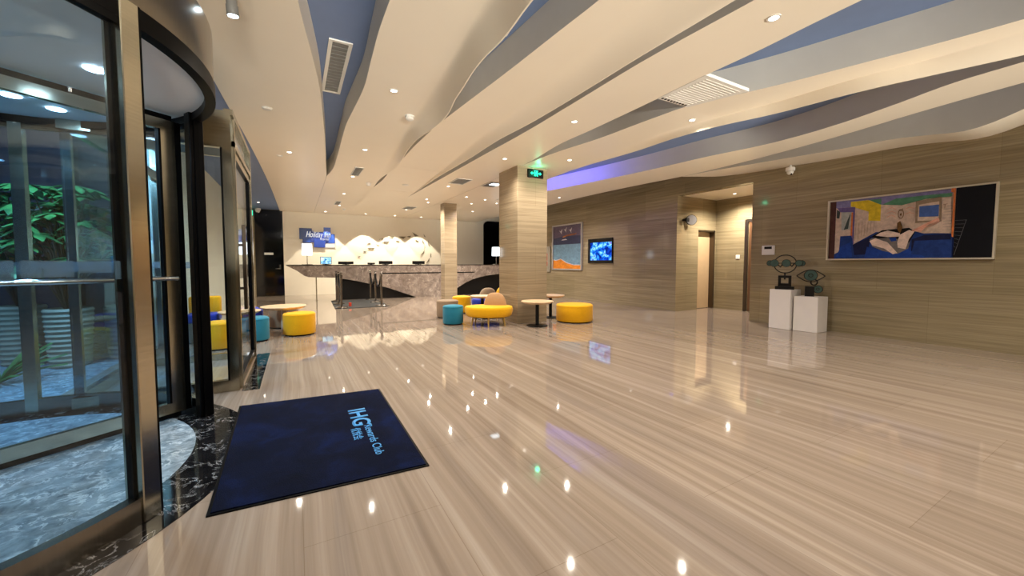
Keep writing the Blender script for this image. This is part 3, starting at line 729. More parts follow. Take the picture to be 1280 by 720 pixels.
# logo of overlapping blue squares
ls = thing('wall_sign', 'overlapping blue squares with white script on the reception wall', 'sign', (.75, 16.5, 2.2))
SQ = [(.14, .56, 2.10, 2.51, .03, rgb(34, 62, 128)), (.24, .52, 1.97, 2.14, .045, rgb(30, 70, 160)), (.5, 1.12, 1.99, 2.38, .05, rgb(22, 44, 122)), (.62, 1.0, 1.80, 2.12, .07, rgb(26, 58, 150)), (.96, 1.2, 2.26, 2.56, .06, rgb(76, 106, 200)), (1.02, 1.34, 1.97, 2.32, .035, rgb(46, 84, 178)), (.5, .62, 2.28, 2.43, .02, rgb(150, 160, 214)), (1.0, 1.34, 1.80, 1.97, .02, rgb(196, 198, 206)), (.18, .3, 1.78, 2.0, .02, rgb(214, 206, 200))]
for i, (x0, x1, z0, z1, d, c) in enumerate(SQ):
    g = G(); g.rbox(x0, x1, 16.5 - d - .014, 16.5 - .001, z0, z1, .003, 1); g.build('square_panel', plain('sign_square_%d' % i, c, .25), ls)
fs = lambda x0, z0: (lambda u, v, d: (x0 + u, 16.5 - .085 - d, z0 + v))
M_script = glow('white_script', (1, 1, 1, 1), .9)
text_mesh('script_lettering', 'Holiday Inn', M_script, ls, fs(.36, 2.11), .84, .28, .008, .0, .35)
text_mesh('script_lettering', 'Express', M_script, ls, fs(.84, 2.05), .3, .12, .008, .0, .35)

# flock of metal leaves on the wall
LV = [(443.5, 320.8, .10), (452.5, 315, .12), (458.8, 305.6, .12), (462, 311.8, .24), (471.7, 307.5, .15), (476.8, 300, .16), (483.3, 303.3, .22), (490.8, 297, .17), (498.3, 302, .16), (504.6, 297, .24), (512.3, 296, .15), (520, 293.8, .24), (522, 301, .17), (531.5, 294.6, .14), (529.6, 302, .22), (531.4, 308, .13), (536.7, 304.6, .24), (529.2, 315.8, .24), (539, 317.5, .15), (535.8, 325.4, .24)]
ORD = ['first', 'second', 'third', 'fourth', 'fifth', 'sixth', 'seventh', 'eighth', 'ninth', 'tenth', 'eleventh', 'twelfth', 'thirteenth', 'fourteenth', 'fifteenth', 'sixteenth', 'seventeenth', 'eighteenth', 'nineteenth', 'last']
M_birdmetal = plain('pewter_leaf', rgb(138, 128, 106), .5, .2)
POSW = [(2.21,1.46),(2.44,1.66),(2.60,2.0),(2.69,1.78),(2.95,1.93),(3.09,2.18),(3.29,2.07),(3.51,2.28),(3.75,2.11),(3.95,2.29),(4.22,2.33),(4.49,2.41),(4.56,2.15),(4.88,2.38),(4.82,2.11),(4.88,1.89),(5.07,2.02),(4.80,1.63),(5.15,1.57),(5.03,1.30)]
for i, ((px_, py_, s), (x, z)) in enumerate(zip(LV, POSW)):
    t = thing('metal_leaf', ORD[i] + ' metal leaf from the left in the flock on the reception wall', 'wall ornament', (x, 16.5, z), 'metal leaves flying across the reception wall')
    ang = [.1, -.2, .3, 0, -.3, .2, 0, .1, -.1, 0, .2, -.5, -.5, -1.0, -1.2, 1.4, -1.3, .9, 1.3, 1.0][i]
    slim = .3 if i >= 13 else .55
    c, sn = math.cos(ang), math.sin(ang); s = s * .72
    def W(u, v, d): return (x + u * c - v * sn, 16.5 - .012 - d * .6, z + u * sn + v * c)
    g = G()
    up = g.pts([W(-s * 1.0, s * .12, .045), W(-s * .2, s * .30 * slim, .02), W(s * .8, s * .16, .05), W(s * .15, -s * .75 * slim, .01), W(-s * .3, -s * .45 * slim, .02), W(0, 0, .0)])
    dn = g.pts([W(-s * 1.0, s * .12, .037), W(-s * .2, s * .30 * slim, .012), W(s * .8, s * .16, .042), W(s * .15, -s * .75 * slim, .002), W(-s * .3, -s * .45 * slim, .012), W(0, 0, -.008)])
    for k in range(5):
        j = (k + 1) % 5; g.face([up[k], up[j], up[5]]); g.face([dn[j], dn[k], dn[5]]); g.face([up[j], up[k], dn[k], dn[j]])
    g.build('blade', M_birdmetal, t)
    g = G(); g.tube([(x, 16.504, z), (x, 16.488, z)], .006, 8); g.build('pin', M_birdmetal, t)

# black door at the far left
bd = thing('door_2', 'tall glossy black door beside the ivory reception wall', 'door', (-.815, 16.6, 0)); structure(bd)
g = G(); g.box(-1.25, -.38, 16.54, 16.62, 0, 3.12); g.build('surround', M_gloss_black, bd)
g = G(); g.box(-1.2, -.43, 16.515, 16.54, .01, 2.35); g.build('door_leaf', M_gloss_black, bd)
g = G(); g.rbox(-.98, -.70, 16.5, 16.514, 1.50, 1.58, .004, 1); sp = g.build('sign_plate', M_plastic, bd); sp['label'] = 'small white sign plate'
g = G(); g.rbox(-.53, -.48, 16.495, 16.514, .98, 1.15, .004, 1); g.tube([(-.505, 16.5, 1.0), (-.505, 16.46, 1.0), (-.64, 16.455, 1.0)], .011, 8); g.build('door_handle', M_chrome, bd)

# stanchions, ropes and mat
def stanchion(x, y, label, h=.95):
    t = thing('stanchion', label, 'stanchion', (x, y, .012), 'chrome rope stanchions')
    M_chrome = M_stanchion
    g = G(); g.lathe([(.16, .012), (.16, .022), (.15, .032), (.05, .045), (.028, .06)], (x, y, 0), 32); g.build('base', M_chrome, t, 40)
    g = G(); g.lathe([(.028, .05), (.028, h - .12)], (x, y, 0), 18); g.build('pole', M_chrome, t, 40)
    g = G(); g.lathe([(.028, h - .13), (.04, h - .125), (.04, h - .06), (.028, h - .05), (.024, h - .035), (.036, h - .02), (.036, h - .005), (.02, h + .012), (.001, h + .014)], (x, y, 0), 18); g.build('finial', M_chrome, t, 40)
SM = [(.87, 11.0), (2.25, 11.0), (2.3, 13.55), (.95, 13.55)]
g = G(); g.prism(SM, 0, .012, lambda u, v, d: (u, v, d))
tag(g.build('queue_mat', fabric('charcoal_mat', rgb(30, 32, 32)), loc=(1.6, 12.4, 0)), 'charcoal mat under the stanchions before the counter', 'mat')
ST = [(1.04, 11.2), (1.07, 12.3), (1.1, 13.3), (2.07, 11.2), (2.1, 12.3), (2.12, 13.3)]
for (x, y), lb in zip(ST, ['front left stanchion, with a red tag at its foot', 'left-hand stanchion, middle of its row of three', 'left-hand stanchion closest to the counter', 'right-hand stanchion furthest from the counter', 'right-hand stanchion, middle of its row of three', 'right-hand stanchion closest to the counter']):
    stanchion(x, y, 'chrome ' + lb)
def rope(a, b, label):
    P = []
    for i in range(15):
        s = i / 14; P.append((a[0] + (b[0] - a[0]) * s, a[1] + (b[1] - a[1]) * s, .87 - .34 * (1 - (2 * s - 1) ** 2) * 1.0))
    P[0] = (P[0][0], P[0][1] + .045, P[0][2]); P[-1] = (P[-1][0], P[-1][1] - .045, P[-1][2])
    t = thing('rope', label, 'rope', P[7], 'black ropes between stanchions')
    g = G(); g.tube(P, .026, 10); g.build('cord', M_rubber, t, 60)
    for q0, q1 in ((P[0], P[1]), (P[-1], P[-2])):
        m = [q0[k] + (q1[k] - q0[k]) * .45 for k in range(3)]
        g = G(); g.tube([q0, m], .021, 10); g.build('end_hook', M_chrome, t, 60)
rope(ST[0], ST[1], 'black rope on the left between front and middle stanchions'); rope(ST[1], ST[2], 'black rope on the left nearer the counter')
rope(ST[3], ST[4], 'black rope on the right between front and middle stanchions'); rope(ST[4], ST[5], 'black rope on the right nearer the counter')
g = G(); g.rbox(1.245, 1.315, 11.42, 11.45, .014, .12, .004, 1, Matrix.Translation((1.28, 11.43, 0)) @ Matrix.Rotation(.2, 4, 'Z') @ Matrix.Translation((-1.28, -11.43, 0)))
tag(g.build('red_tag', plain('red_card', rgb(200, 60, 36), .5), loc=(1.28, 11.43, .012)), 'small red card standing at the foot of the front left stanchion', 'card')

# ------------------------------------------------------------------ right wall things
def framed(name, label, y0, y1, z0, z1, fw, dep, fmat):
    t = thing(name, label, 'painting', (XR, (y0 + y1) / 2, z0))
    g = G()
    for a, b, c, d in ((y0, y1, z0, z0 + fw), (y0, y1, z1 - fw, z1), (y0, y0 + fw, z0 + fw, z1 - fw), (y1 - fw, y1, z0 + fw, z1 - fw)): g.box(XR - dep, XR, a, b, c, d)
    g.build('frame', fmat, t); return t
M_pframe = plain('champagne_frame', rgb(206, 196, 176), .35, .3)
# large painting: u runs from the left (far) end to the right (near) end
PY0, PY1, PZ0, PZ1 = 1.375, 3.265, 1.255, 2.285
pt = framed('painting', 'wide colourful painting of a reclining figure above the white pedestals', PY0, PY1, PZ0, PZ1, .022, .05, M_pframe)
cols = [('pink', (206, 184, 168)), ('maroon', (78, 48, 46)), ('lavender', (128, 124, 168)), ('green', (86, 138, 108)), ('yellow', (214, 186, 44)), ('violet', (106, 92, 142)), ('mist', (168, 172, 168)), ('slate', (62, 72, 72)), ('orange', (206, 116, 62)), ('blue', (30, 58, 124)), ('navy', (22, 28, 66)), ('brightblue', (28, 64, 148)), ('grey', (118, 112, 110)), ('black', (14, 12, 14)), ('flesh', (228, 204, 190)), ('skin', (226, 170, 148)), ('taupe', (146, 126, 104)), ('steelblue', (72, 102, 168)), ('umber', (106, 76, 38)), ('night', (5, 6, 15)), ('chalk', (104, 104, 108)), ('rose', (216, 150, 128))]
cmat = []
for n_, c in cols:
    t_ = NT('paint_' + n_); f_ = t_.noise(t_.coords((1, 1, 1)), 14, 4, .65, .4); cl = rgb(*c)
    t_.bsdf(t_.ramp(f_, [(.32, tuple(x * .78 for x in cl[:3]) + (1,)), (.68, tuple(min(1, x * 1.18) for x in cl[:3]) + (1,))]), .6, 0, .2); cmat.append(t_.m)
ci = {n_: i for i, (n_, c) in enumerate(cols)}
def uv_of(x, y):
    s = (x - 80) / 1120.0; u = s * 6.86 / (5.2 + s * 1.66)
    top = 166 - 126 * s; bo = 561 - 10 * s
    return u, 1 - (y - top) / (bo - top)
g = G(); depth_i = [0]
def patch(col, pts, lines=False):
    g.mi = ci[col]; depth_i[0] += 1; d = .012 + depth_i[0] * .0006
    pq = []
    for x, y in pts:
        u, v = uv_of(x, y); u = min(max(u, .012), .988); v = min(max(v, .022), .978)
        pq.append((PY1 - u * (PY1 - PY0), PZ0 + v * (PZ1 - PZ0)))
    vs = g.pts([(XR - d, a, b) for a, b in pq]); f = g.face(vs)
    if f: f.normal_update(); bmesh.ops.triangulate(g.bm, faces=[f])
def line(col, pts, w=3):
    for (x0, y0), (x1, y1) in zip(pts, pts[1:]):
        L = math.hypot(x1 - x0, y1 - y0) or 1; nx, ny = -(y1 - y0) / L * w / 2, (x1 - x0) / L * w / 2
        patch(col, [(x0 + nx, y0 + ny), (x1 + nx, y1 + ny), (x1 - nx, y1 - ny), (x0 - nx, y0 - ny)]); depth_i[0] -= 1
    depth_i[0] += 1
g.box(XR - .0125, XR - .001, PY0 + .02, PY1 - .02, PZ0 + .02, PZ1 - .02)
patch('maroon', [(82, 165), (130, 160), (130, 562), (82, 562)])
patch('lavender', [(130, 160), (895, 76), (895, 115), (700, 142), (430, 190), (350, 160), (225, 172), (225, 205), (130, 212)])
patch('green', [(345, 158), (425, 150), (425, 192)]); patch('green', [(430, 190), (520, 150), (700, 130), (890, 112), (890, 136), (720, 152), (560, 194)])
patch('yellow', [(225, 170), (340, 158), (425, 190), (425, 298), (345, 296), (345, 236), (225, 200)])
patch('mist', [(165, 238), (232, 238), (228, 352), (170, 362)]); patch('slate', [(228, 238), (205, 300), (185, 358), (214, 350)])
patch('violet', [(135, 212), (255, 204), (255, 452), (243, 452), (243, 238), (160, 240)])
patch('slate', [(135, 222), (158, 236), (154, 282), (135, 280)]); patch('orange', [(232, 240), (243, 240), (243, 406), (232, 406)])
patch('blue', [(165, 400), (240, 395), (252, 455), (400, 372), (660, 368), (720, 382), (890, 374), (918, 405), (920, 552), (130, 556), (130, 520), (160, 505)])
patch('navy', [(250, 456), (372, 400), (345, 522), (262, 526)]); patch('brightblue', [(170, 470), (235, 440), (250, 540), (140, 545)])
patch('brightblue', [(345, 470), (460, 500), (640, 470), (740, 545), (330, 550)]); patch('navy', [(720, 392), (890, 384), (910, 470), (640, 500), (640, 420)])
patch('blue', [(660, 430), (905, 420), (915, 540), (640, 520)])
patch('grey', [(360, 420), (440, 392), (640, 380), (620, 482), (550, 518), (450, 498), (380, 468)])
patch('black', [(368, 406), (440, 360), (620, 344), (662, 370), (622, 444), (600, 424), (480, 410), (420, 416)])
patch('flesh', [(430, 376), (480, 362), (560, 380), (562, 402), (480, 406), (400, 396)])
patch('flesh', [(360, 432), (400, 414), (480, 440), (550, 512), (520, 520), (460, 482), (380, 460)])
patch('flesh', [(560, 390), (620, 358), (656, 368), (622, 420), (602, 486), (550, 476), (545, 440)])
patch('brightblue', [(490, 412), (535, 408), (540, 430), (505, 436)])
patch('taupe', [(655, 170), (822, 138), (826, 290), (658, 312)]); patch('pink', [(676, 192), (810, 168), (812, 292), (672, 300)])
patch('steelblue', [(680, 202), (810, 190), (810, 268), (682, 272)])
patch('pink', [(828, 150), (888, 140), (900, 380), (700, 378), (830, 300)])
for k in range(9): line('chalk', [(842 + k * 0, 200 + k * 20), (900, 196 + k * 20)], 1.4)
patch('skin', [(640, 362), (740, 308), (812, 276), (822, 300), (740, 326), (700, 372)])
line('rose', [(812, 278), (700, 342), (640, 366)], 4); line('rose', [(820, 302), (760, 330), (700, 350)], 3)
patch('umber', [(540, 312), (560, 298), (578, 340), (562, 382), (541, 350)])
ring = [(562 + 18 * math.cos(a), 252 + 30 * math.sin(a)) for a in [i * 2 * PI / 12 for i in range(13)]]
line('umber', ring, 5); line('umber', [(548, 222), (562, 232), (575, 216)], 4); patch('umber', [(556, 250), (568, 246), (566, 264), (556, 262)])
for yy in (215, 240, 265): line('rose', [(470, yy + 10), (500, yy - 6), (530, yy + 8)], 3)
for yy in (215, 250): line('rose', [(590, yy + 4), (620, yy - 8), (650, yy)], 3)
line('umber', [(840, 190), (868, 186)], 3); line('umber', [(852, 188), (850, 215)], 3)
for k in range(7): line('taupe', [(270 + k * 20, 310 - k * 2), (266 + k * 20, 430 - k * 10)], 2)
patch('orange', [(888, 80), (919, 76), (919, 408), (905, 400), (905, 112), (888, 108)])
patch('night', [(922, 76), (1197, 42), (1197, 551), (922, 553)])
for k in range(8): line('chalk', [(925, 296 + k * 24), (1000 - k * 9, 292 + k * 26)], 1.6)
line('chalk', [(1000, 290), (930, 525)], 2.5)
g.build('canvas', cmat, pt)['label'] = 'painted canvas of blue floor, pale rooms and a dark right end'

# tall painting near the pillar
QY0, QY1, QZ0, QZ1 = 9.95, 11.62, .965, 2.55
p2 = framed('painting', 'square seascape painting, dark above and orange below, beside the television', QY0, QY1, QZ0, QZ1, .045, .06, plain('silver_frame', rgb(190, 186, 184), .3, .4))
cols2 = [('dusk', (92, 78, 104)), ('deep', (42, 48, 86)), ('sea', (112, 150, 176)), ('amber', (222, 134, 30)), ('foam', (206, 200, 206)), ('rust', (150, 84, 36)), ('shade', (26, 26, 44))]
m2 = []
for n_, c in cols2:
    t_ = NT('oil_' + n_); f_ = t_.noise(t_.coords((1, 1, 1.6)), 7, 4, .65, .6); cl = rgb(*c)
    t_.bsdf(t_.ramp(f_, [(.32, tuple(x * .75 for x in cl[:3]) + (1,)), (.68, tuple(min(1, x * 1.2) for x in cl[:3]) + (1,))]), .5); m2.append(t_.m)
g = G(); g.box(XR - .02, XR - .001, QY0 + .04, QY1 - .04, QZ0 + .04, QZ1 - .04)
def patch2(i, pts, d):
    g.mi = i; f = g.face(g.pts([(XR - .02 - d, QY1 - .04 - u * (QY1 - QY0 - .08), QZ0 + .04 + v * (QZ1 - QZ0 - .08)) for u, v in pts]))
    if f: f.normal_update(); bmesh.ops.triangulate(g.bm, faces=[f])
patch2(1, [(0, .56), (1, .56), (1, .74), (.4, .76), (0, .71)], .001); patch2(2, [(0, .05), (1, .05), (1, .56), (0, .565)], .0015)
patch2(4, [(0, .22), (.1, .205), (.28, .24), (.5, .15), (.75, .10), (1, .10), (1, 0), (0, 0)], .002)
patch2(3, [(0, .2), (.1, .185), (.28, .222), (.5, .13), (.75, .085), (1, .085), (1, 0), (0, 0)], .0025)
patch2(5, [(.35, .73), (.42, .77), (.6, .79), (.85, .8), (.8, .77), (.5, .745)], .0025); patch2(3, [(.35, .725), (.45, .735), (.44, .755), (.36, .75)], .003)
patch2(4, [(.3, .66), (.52, .665), (.46, .69), (.34, .68)], .0025)
for (a, b) in ((.22, .9), (.38, .93), (.56, .91)): patch2(4, [(a, b), (a + .05, b - .03), (a + .12, b + .03), (a + .09, b - .06), (a + .1, b - .1), (a + .05, b - .05)], .0025)
patch2(6, [(.965, 0), (1, 0), (1, 1), (.965, 1)], .003)
g.build('canvas', m2, p2)['label'] = 'painted canvas in purple, navy, light blue and orange bands'

# television
tv = thing('television', 'wall television showing a bright blue picture', 'television', (XR, 9.1, 1.2))
g = G(); g.rbox(XR - .052, XR - .002, 8.56, 9.64, 1.2, 1.96, .006, 1); g.build('housing', M_black, tv)
g = G(); g.box(XR - .053, XR - .049, 8.575, 9.52, 1.29, 1.84); g.build('screen', M_tvpic, tv)
# extinguisher cabinet left of the tall painting
ec = thing('extinguisher_cabinet', 'narrow silver cabinet with red marks right of the pillar', 'cabinet', (XR, 12.0, .9))
g = G(); g.rbox(XR - .062, XR - .002, 11.75, 12.4, .88, 1.82, .008, 1); g.build('cabinet_body', plain('silver_cabinet', rgb(170, 162, 146), .4, .3), ec)
g = G(); g.box(XR - .064, XR - .058, 11.9, 12.35, 1.3, 1.56); g.box(XR - .064, XR - .058, 11.9, 12.35, 1.1, 1.26); g.build('red_panel', plain('red_label', rgb(190, 50, 40), .5), ec)
g = G(); g.box(XR - .064, XR - .058, 11.95, 12.3, 1.62, 1.72); g.build('yellow_panel', plain('yellow_label', rgb(222, 200, 40), .5), ec)
# thermostat, camera, switch
th = thing('thermostat', 'small white thermostat with dark display left of the painting', 'thermostat', (XR, 4.23, 1.36))
g = G(); g.rbox(XR - .025, XR, 4.12, 4.36, 1.365, 1.55, .008, 2); g.build('housing', M_plastic, th)
g = G(); g.box(XR - .027, XR - .024, 4.17, 4.31, 1.48, 1.53); g.build('display', M_black, th)
def dome_cam(x, y, z, label, wall=True, s=1.0):
    t = thing('security_camera', label, 'camera', (x, y, z), 'dome security cameras')
    g = G(); g.lathe([(.055 * s, 0), (.06 * s, -.01 * s), (.06 * s, -.05 * s), (.045 * s, -.06 * s)], (x, y, z), 24); g.build('housing', M_plastic, t, 40)
    g = G(); g.lathe([(.045 * s, -.055 * s), (.043 * s, -.08 * s), (.03 * s, -.1 * s), (.001, -.108 * s)], (x, y, z), 24); g.build('dome', M_plastic, t, 60)
    g = G(); g.lathe([(.012 * s, -.085 * s), (.012 * s, -.115 * s)], (x - .012 * s, y - .02 * s, z), 12); g.build('lens', M_black, t, 40)
    if wall:
        g = G(); g.box(x - .01, XR, y - .03, y + .03, z - .035, z + .005); g.tube([(x, y, z - .005), (x, y, z + .05)], .02, 10); g.build('bracket', M_plastic, t)
    return t
dome_cam(XR - .09, 3.86, 2.99, 'white dome camera high on the wall above the pedestals', True, 1.25)
dome_cam(-1.12, 16.3, 3.13, 'white dome camera above the black door', False, 1.5)
sw = thing('light_switch', 'white light switch on the alcove wall beside the wooden door', 'switch', (AXB, 5.77, 1.31))
g = G(); g.rbox(AXB - .012, AXB, 5.72, 5.82, 1.31, 1.41, .003, 1); g.build('plate', M_plastic, sw); g = G(); g.box(AXB - .016, AXB - .011, 5.745, 5.795, 1.33, 1.39); g.build('rocker', M_white, sw)
# doors in the alcove
d3 = thing('door_3', 'pale flush door in the alcove side wall', 'door', (9.4, AY1, 0)); structure(d3)
M_paledoor = plain('pale_beech', rgb(196, 168, 132), .4, var=.04)
g = G(); g.box(9.2, 9.7, AY1 + .12, AY1 + .16, .01, 2.02); g.build('door_leaf', M_paledoor, d3)
g = G(); g.box(9.06, 9.2, AY1 + .10, AY1 + .17, 0, 2.05); g.build('side_panel', plain('light_jamb', rgb(238, 214, 172), .4), d3)
g = G(); g.box(9.7, 9.74, AY1 - .01, AY1 + .17, 0, 2.05); g.box(9.06, 9.74, AY1 - .01, AY1 + .17, 2.02, 2.06); g.build('door_frame', M_bronze, d3)
d4 = thing('door_4', 'wooden door with a lock plate at the alcove end wall', 'door', (AXB, 5.2, 0)); structure(d4)
g = G(); g.box(AXB - .03, AXB, 5.52, 5.6, 0, 2.28); g.box(AXB - .03, AXB, 4.64, 5.52, 2.22, 2.28); g.build('door_frame', M_bronze, d4)
g = G(); g.box(AXB - .018, AXB, 5.42, 5.50, .01, 2.21); g.build('fixed_leaf', plain('dark_walnut', rgb(96, 66, 40), .4), d4)
g = G(); g.box(AXB - .02, AXB, 4.66, 5.39, .01, 2.21); lf4 = g.build('door_leaf', M_doorwood, d4)
g = G(); g.box(AXB - .022, AXB - .019, 4.7, 5.36, 2.07, 2.17); g.build('glass_strip', M_black, lf4)
g = G(); g.rbox(AXB - .035, AXB - .02, 5.29, 5.34, .92, 1.16, .004, 1); g.tube([(AXB - .03, 5.315, 1.0), (AXB - .08, 5.315, 1.0), (AXB - .085, 5.2, 1.0)], .011, 8); g.build('door_handle', M_bronze, lf4)
# round projecting sign
rs = thing('projecting_sign', 'round silver disc on a black bracket at the alcove corner', 'sign', (8.46, AY1, 2.27))
g = G(); g.tube([(8.42, AY1, 2.27), (8.42, AY1 - .12, 2.27)], .022, 12); g.lathe([(.05, 0), (.05, .02)], (0, 0, 0), 4)
g.bm.free(); g = G(); g.tube([(8.44, AY1, 2.27), (8.44, AY1 - .10, 2.27)], .03, 12); g.rbox(8.42, 8.53, AY1 - .12, AY1 - .07, 2.225, 2.315, .006, 1); g.build('bracket', M_black, rs)
def discm(r0, r1, d0, d1, c):
    g = G(); n = Vector((-.55, -.83, 0)).normalized(); P = [Vector(c) + n * d0, Vector(c) + n * d1]; g.tube(P, [r0, r1], 36); return g
C0 = (8.62, AY1 - .11, 2.275)
discm(.13, .13, -.03, .0, C0).build('rim', M_black, rs, 40)
discm(.122, .118, .0, .012, C0).build('face', plain('frosted_silver', rgb(178, 178, 182), .3, .2), rs, 40)

# pedestals and sculptures
for x0, x1, y0, y1, h, lb in ((7.70, 8.06, 3.58, 3.93, .72, 'taller white display pedestal under the ring sculpture'), (7.76, 8.12, 3.185, 3.555, .615, 'shorter white display pedestal under the eye sculpture')):
    g = G(); g.rbox(x0, x1, y0, y1, 0, h, .004, 1); tag(g.build('pedestal', M_white, loc=((x0 + x1) / 2, (y0 + y1) / 2, 0)), lb, 'pedestal', 'white pedestals by the right wall')
M_iron = plain('black_iron', rgb(20, 18, 17), .45, .4)
M_verd = plain('verdigris_glass', rgb(72, 96, 92), .25, .2, var=.15, nscale=14)
S1 = thing('sculpture', 'black ring sculpture with a row of green discs on the taller pedestal', 'sculpture', (7.86, 3.76, .72))
VD = Vector((-.898, -.44, 0)); VS = Vector((.44, -.898, 0))     # facing the room; sideways
def SP(c, s, z, f=0): return Vector((c[0], c[1], 0)) + VS * s + VD * f + Vector((0, 0, z))
c1 = (7.86, 3.76)
def rot_box(g, c, s0, s1, f0, f1, z0, z1):
    M = Matrix.Translation((c[0], c[1], 0)) @ Matrix(((VS.x, VD.x, 0, 0), (VS.y, VD.y, 0, 0), (0, 0, 1, 0), (0, 0, 0, 1)))
    g.box(s0, s1, f0, f1, z0, z1, M)
g = G(); rot_box(g, c1, -.145, .145, -.09, .09, .72, .775)
g.build('base', M_iron, S1)
g = G(); rot_box(g, c1, -.10, -.055, -.05, .05, .775, .97); rot_box(g, c1, .055, .10, -.05, .05, .775, .97); rot_box(g, c1, -.10, .10, -.05, .05, .93, .975); rot_box(g, c1, -.10, .10, -.05, .05, .775, .83); rot_box(g, c1, -.012, .012, -.02, .02, .90, 1.02)
g.build('stand', M_iron, S1)
g = G(); g.tube([SP(c1, .17 * math.cos(a), 1.185 + .165 * math.sin(a)) for a in [i * 2 * PI / 40 for i in range(40)]], .009, 8, True); g.build('ring', M_iron, S1, 60)
g = G(); g.tube([SP(c1, -.28, 1.2), SP(c1, .28, 1.2)], .007, 8)
g.tube([SP(c1, -.11, 1.17), SP(c1, -.07, 1.13), SP(c1, -.04, 1.18)], .012, 8); g.tube([SP(c1, .06, 1.19), SP(c1, .10, 1.14), SP(c1, .14, 1.2)], .014, 8); g.build('rod', M_iron, S1)
for s, r, f in ((-.235, .045, 0), (-.165, .06, .03), (.015, .062, .03), (.2, .05, .03), (.245, .045, 0)):
    g = G(); g.tube([SP(c1, s, 1.2, f - .012), SP(c1, s, 1.2, f + .012)], r, 24); dd = g.build('disc', M_verd, S1, 40)
    g = G(); g.tube([SP(c1, s + r * math.cos(a), 1.2 + r * math.sin(a), f) for a in [i * 2 * PI / 24 for i in range(24)]], .009, 6, True); g.build('disc_rim', M_iron, dd, 60)
c2 = (7.93, 3.38)
S2 = thing('sculpture', 'black eye-shaped sculpture with green discs on the shorter pedestal', 'sculpture', (7.93, 3.38, .615))
g = G(); rot_box(g, c2, -.075, .055, -.06, .06, .615, .79); g.build('base', M_iron, S2)
g = G()
for sg in (1, -1): g.tube([SP(c2, -.2 + .4 * k / 16, .975 + sg * .105 * math.sin(PI * k / 16) ** 1.0) for k in range(17)], .008, 8)
g.build('eye_outline', M_iron, S2, 60)
g = G(); g.tube([SP(c2, .05 + .045 * math.cos(a), .865 + .05 * math.sin(a)) for a in [i * 2 * PI / 24 for i in range(24)]], .011, 8, True); g.build('loop', M_iron, S2, 60)
for s, z, r in ((.0, .985, .088), (.105, .745, .06)):
    g = G(); g.tube([SP(c2, s, z, .0), SP(c2, s, z, .024)], r, 28); dd = g.build('disc', M_verd, S2, 40)
    g = G(); g.tube([SP(c2, s + r * math.cos(a), z + r * math.sin(a), .012) for a in [i * 2 * PI / 28 for i in range(28)]], .011, 6, True); g.build('disc_rim', M_iron, dd, 60)
    g = G(); g.tube([SP(c2, s + r * .35 * math.cos(a), z + r * .35 * math.sin(a), .026) for a in [i * 2 * PI / 20 for i in range(20)]], .006, 6, True); g.build('iris_ring', M_iron, dd, 60)

# ------------------------------------------------------------------ exit signs
ex = thing('exit_sign', 'black exit sign with glowing green arrows on the large pillar', 'exit sign', (4.2, 6.58, 2.9))
g = G(); g.rbox(4.02, 4.38, 6.54, 6.58, 2.895, 3.055, .004, 1); g.build('housing', M_black, ex)
g = G(); fx = lambda u, v, d: (4.2 + u, 6.54 - d, 2.975 + v)
for s in (1, -1):
    g.prism([(s * .13, 0), (s * .09, .035), (s * .09, .012), (s * .055, .012), (s * .055, -.012), (s * .09, -.012), (s * .09, -.035)], .0, .003, fx)
for x0, x1, y0, y1 in ((-.045, -.03, -.055, .055), (.03, .045, -.055, .055), (-.045, .045, .045, .058), (-.012, .02, -.01, .025), (-.02, -.005, -.055, -.01), (.01, .026, -.05, -.01), (-.03, .03, .008, .018), (-.005, .015, .027, .043)):
    g.prism([(x0, y0), (x1, y0), (x1, y1), (x0, y1)], .0, .003, fx)
g.build('symbol', M_green, ex)['label'] = 'green running figure and arrows'
lamp('POINT', (4.2, 6.45, 3.0), 1.2, (.05, 1, .5), ex, shadow_soft_size=.05)
ex2 = thing('exit_sign', 'small green exit sign beside the black door', 'exit sign', (-1.36, 16.4, 2.95))
g = G(); g.rbox(-1.46, -1.26, 16.44, 16.5, 2.86, 3.08, .004, 1); g.build('housing', M_black, ex2)
g = G(); g.box(-1.44, -1.28, 16.435, 16.441, 2.88, 3.06); g.build('symbol', M_green, ex2)

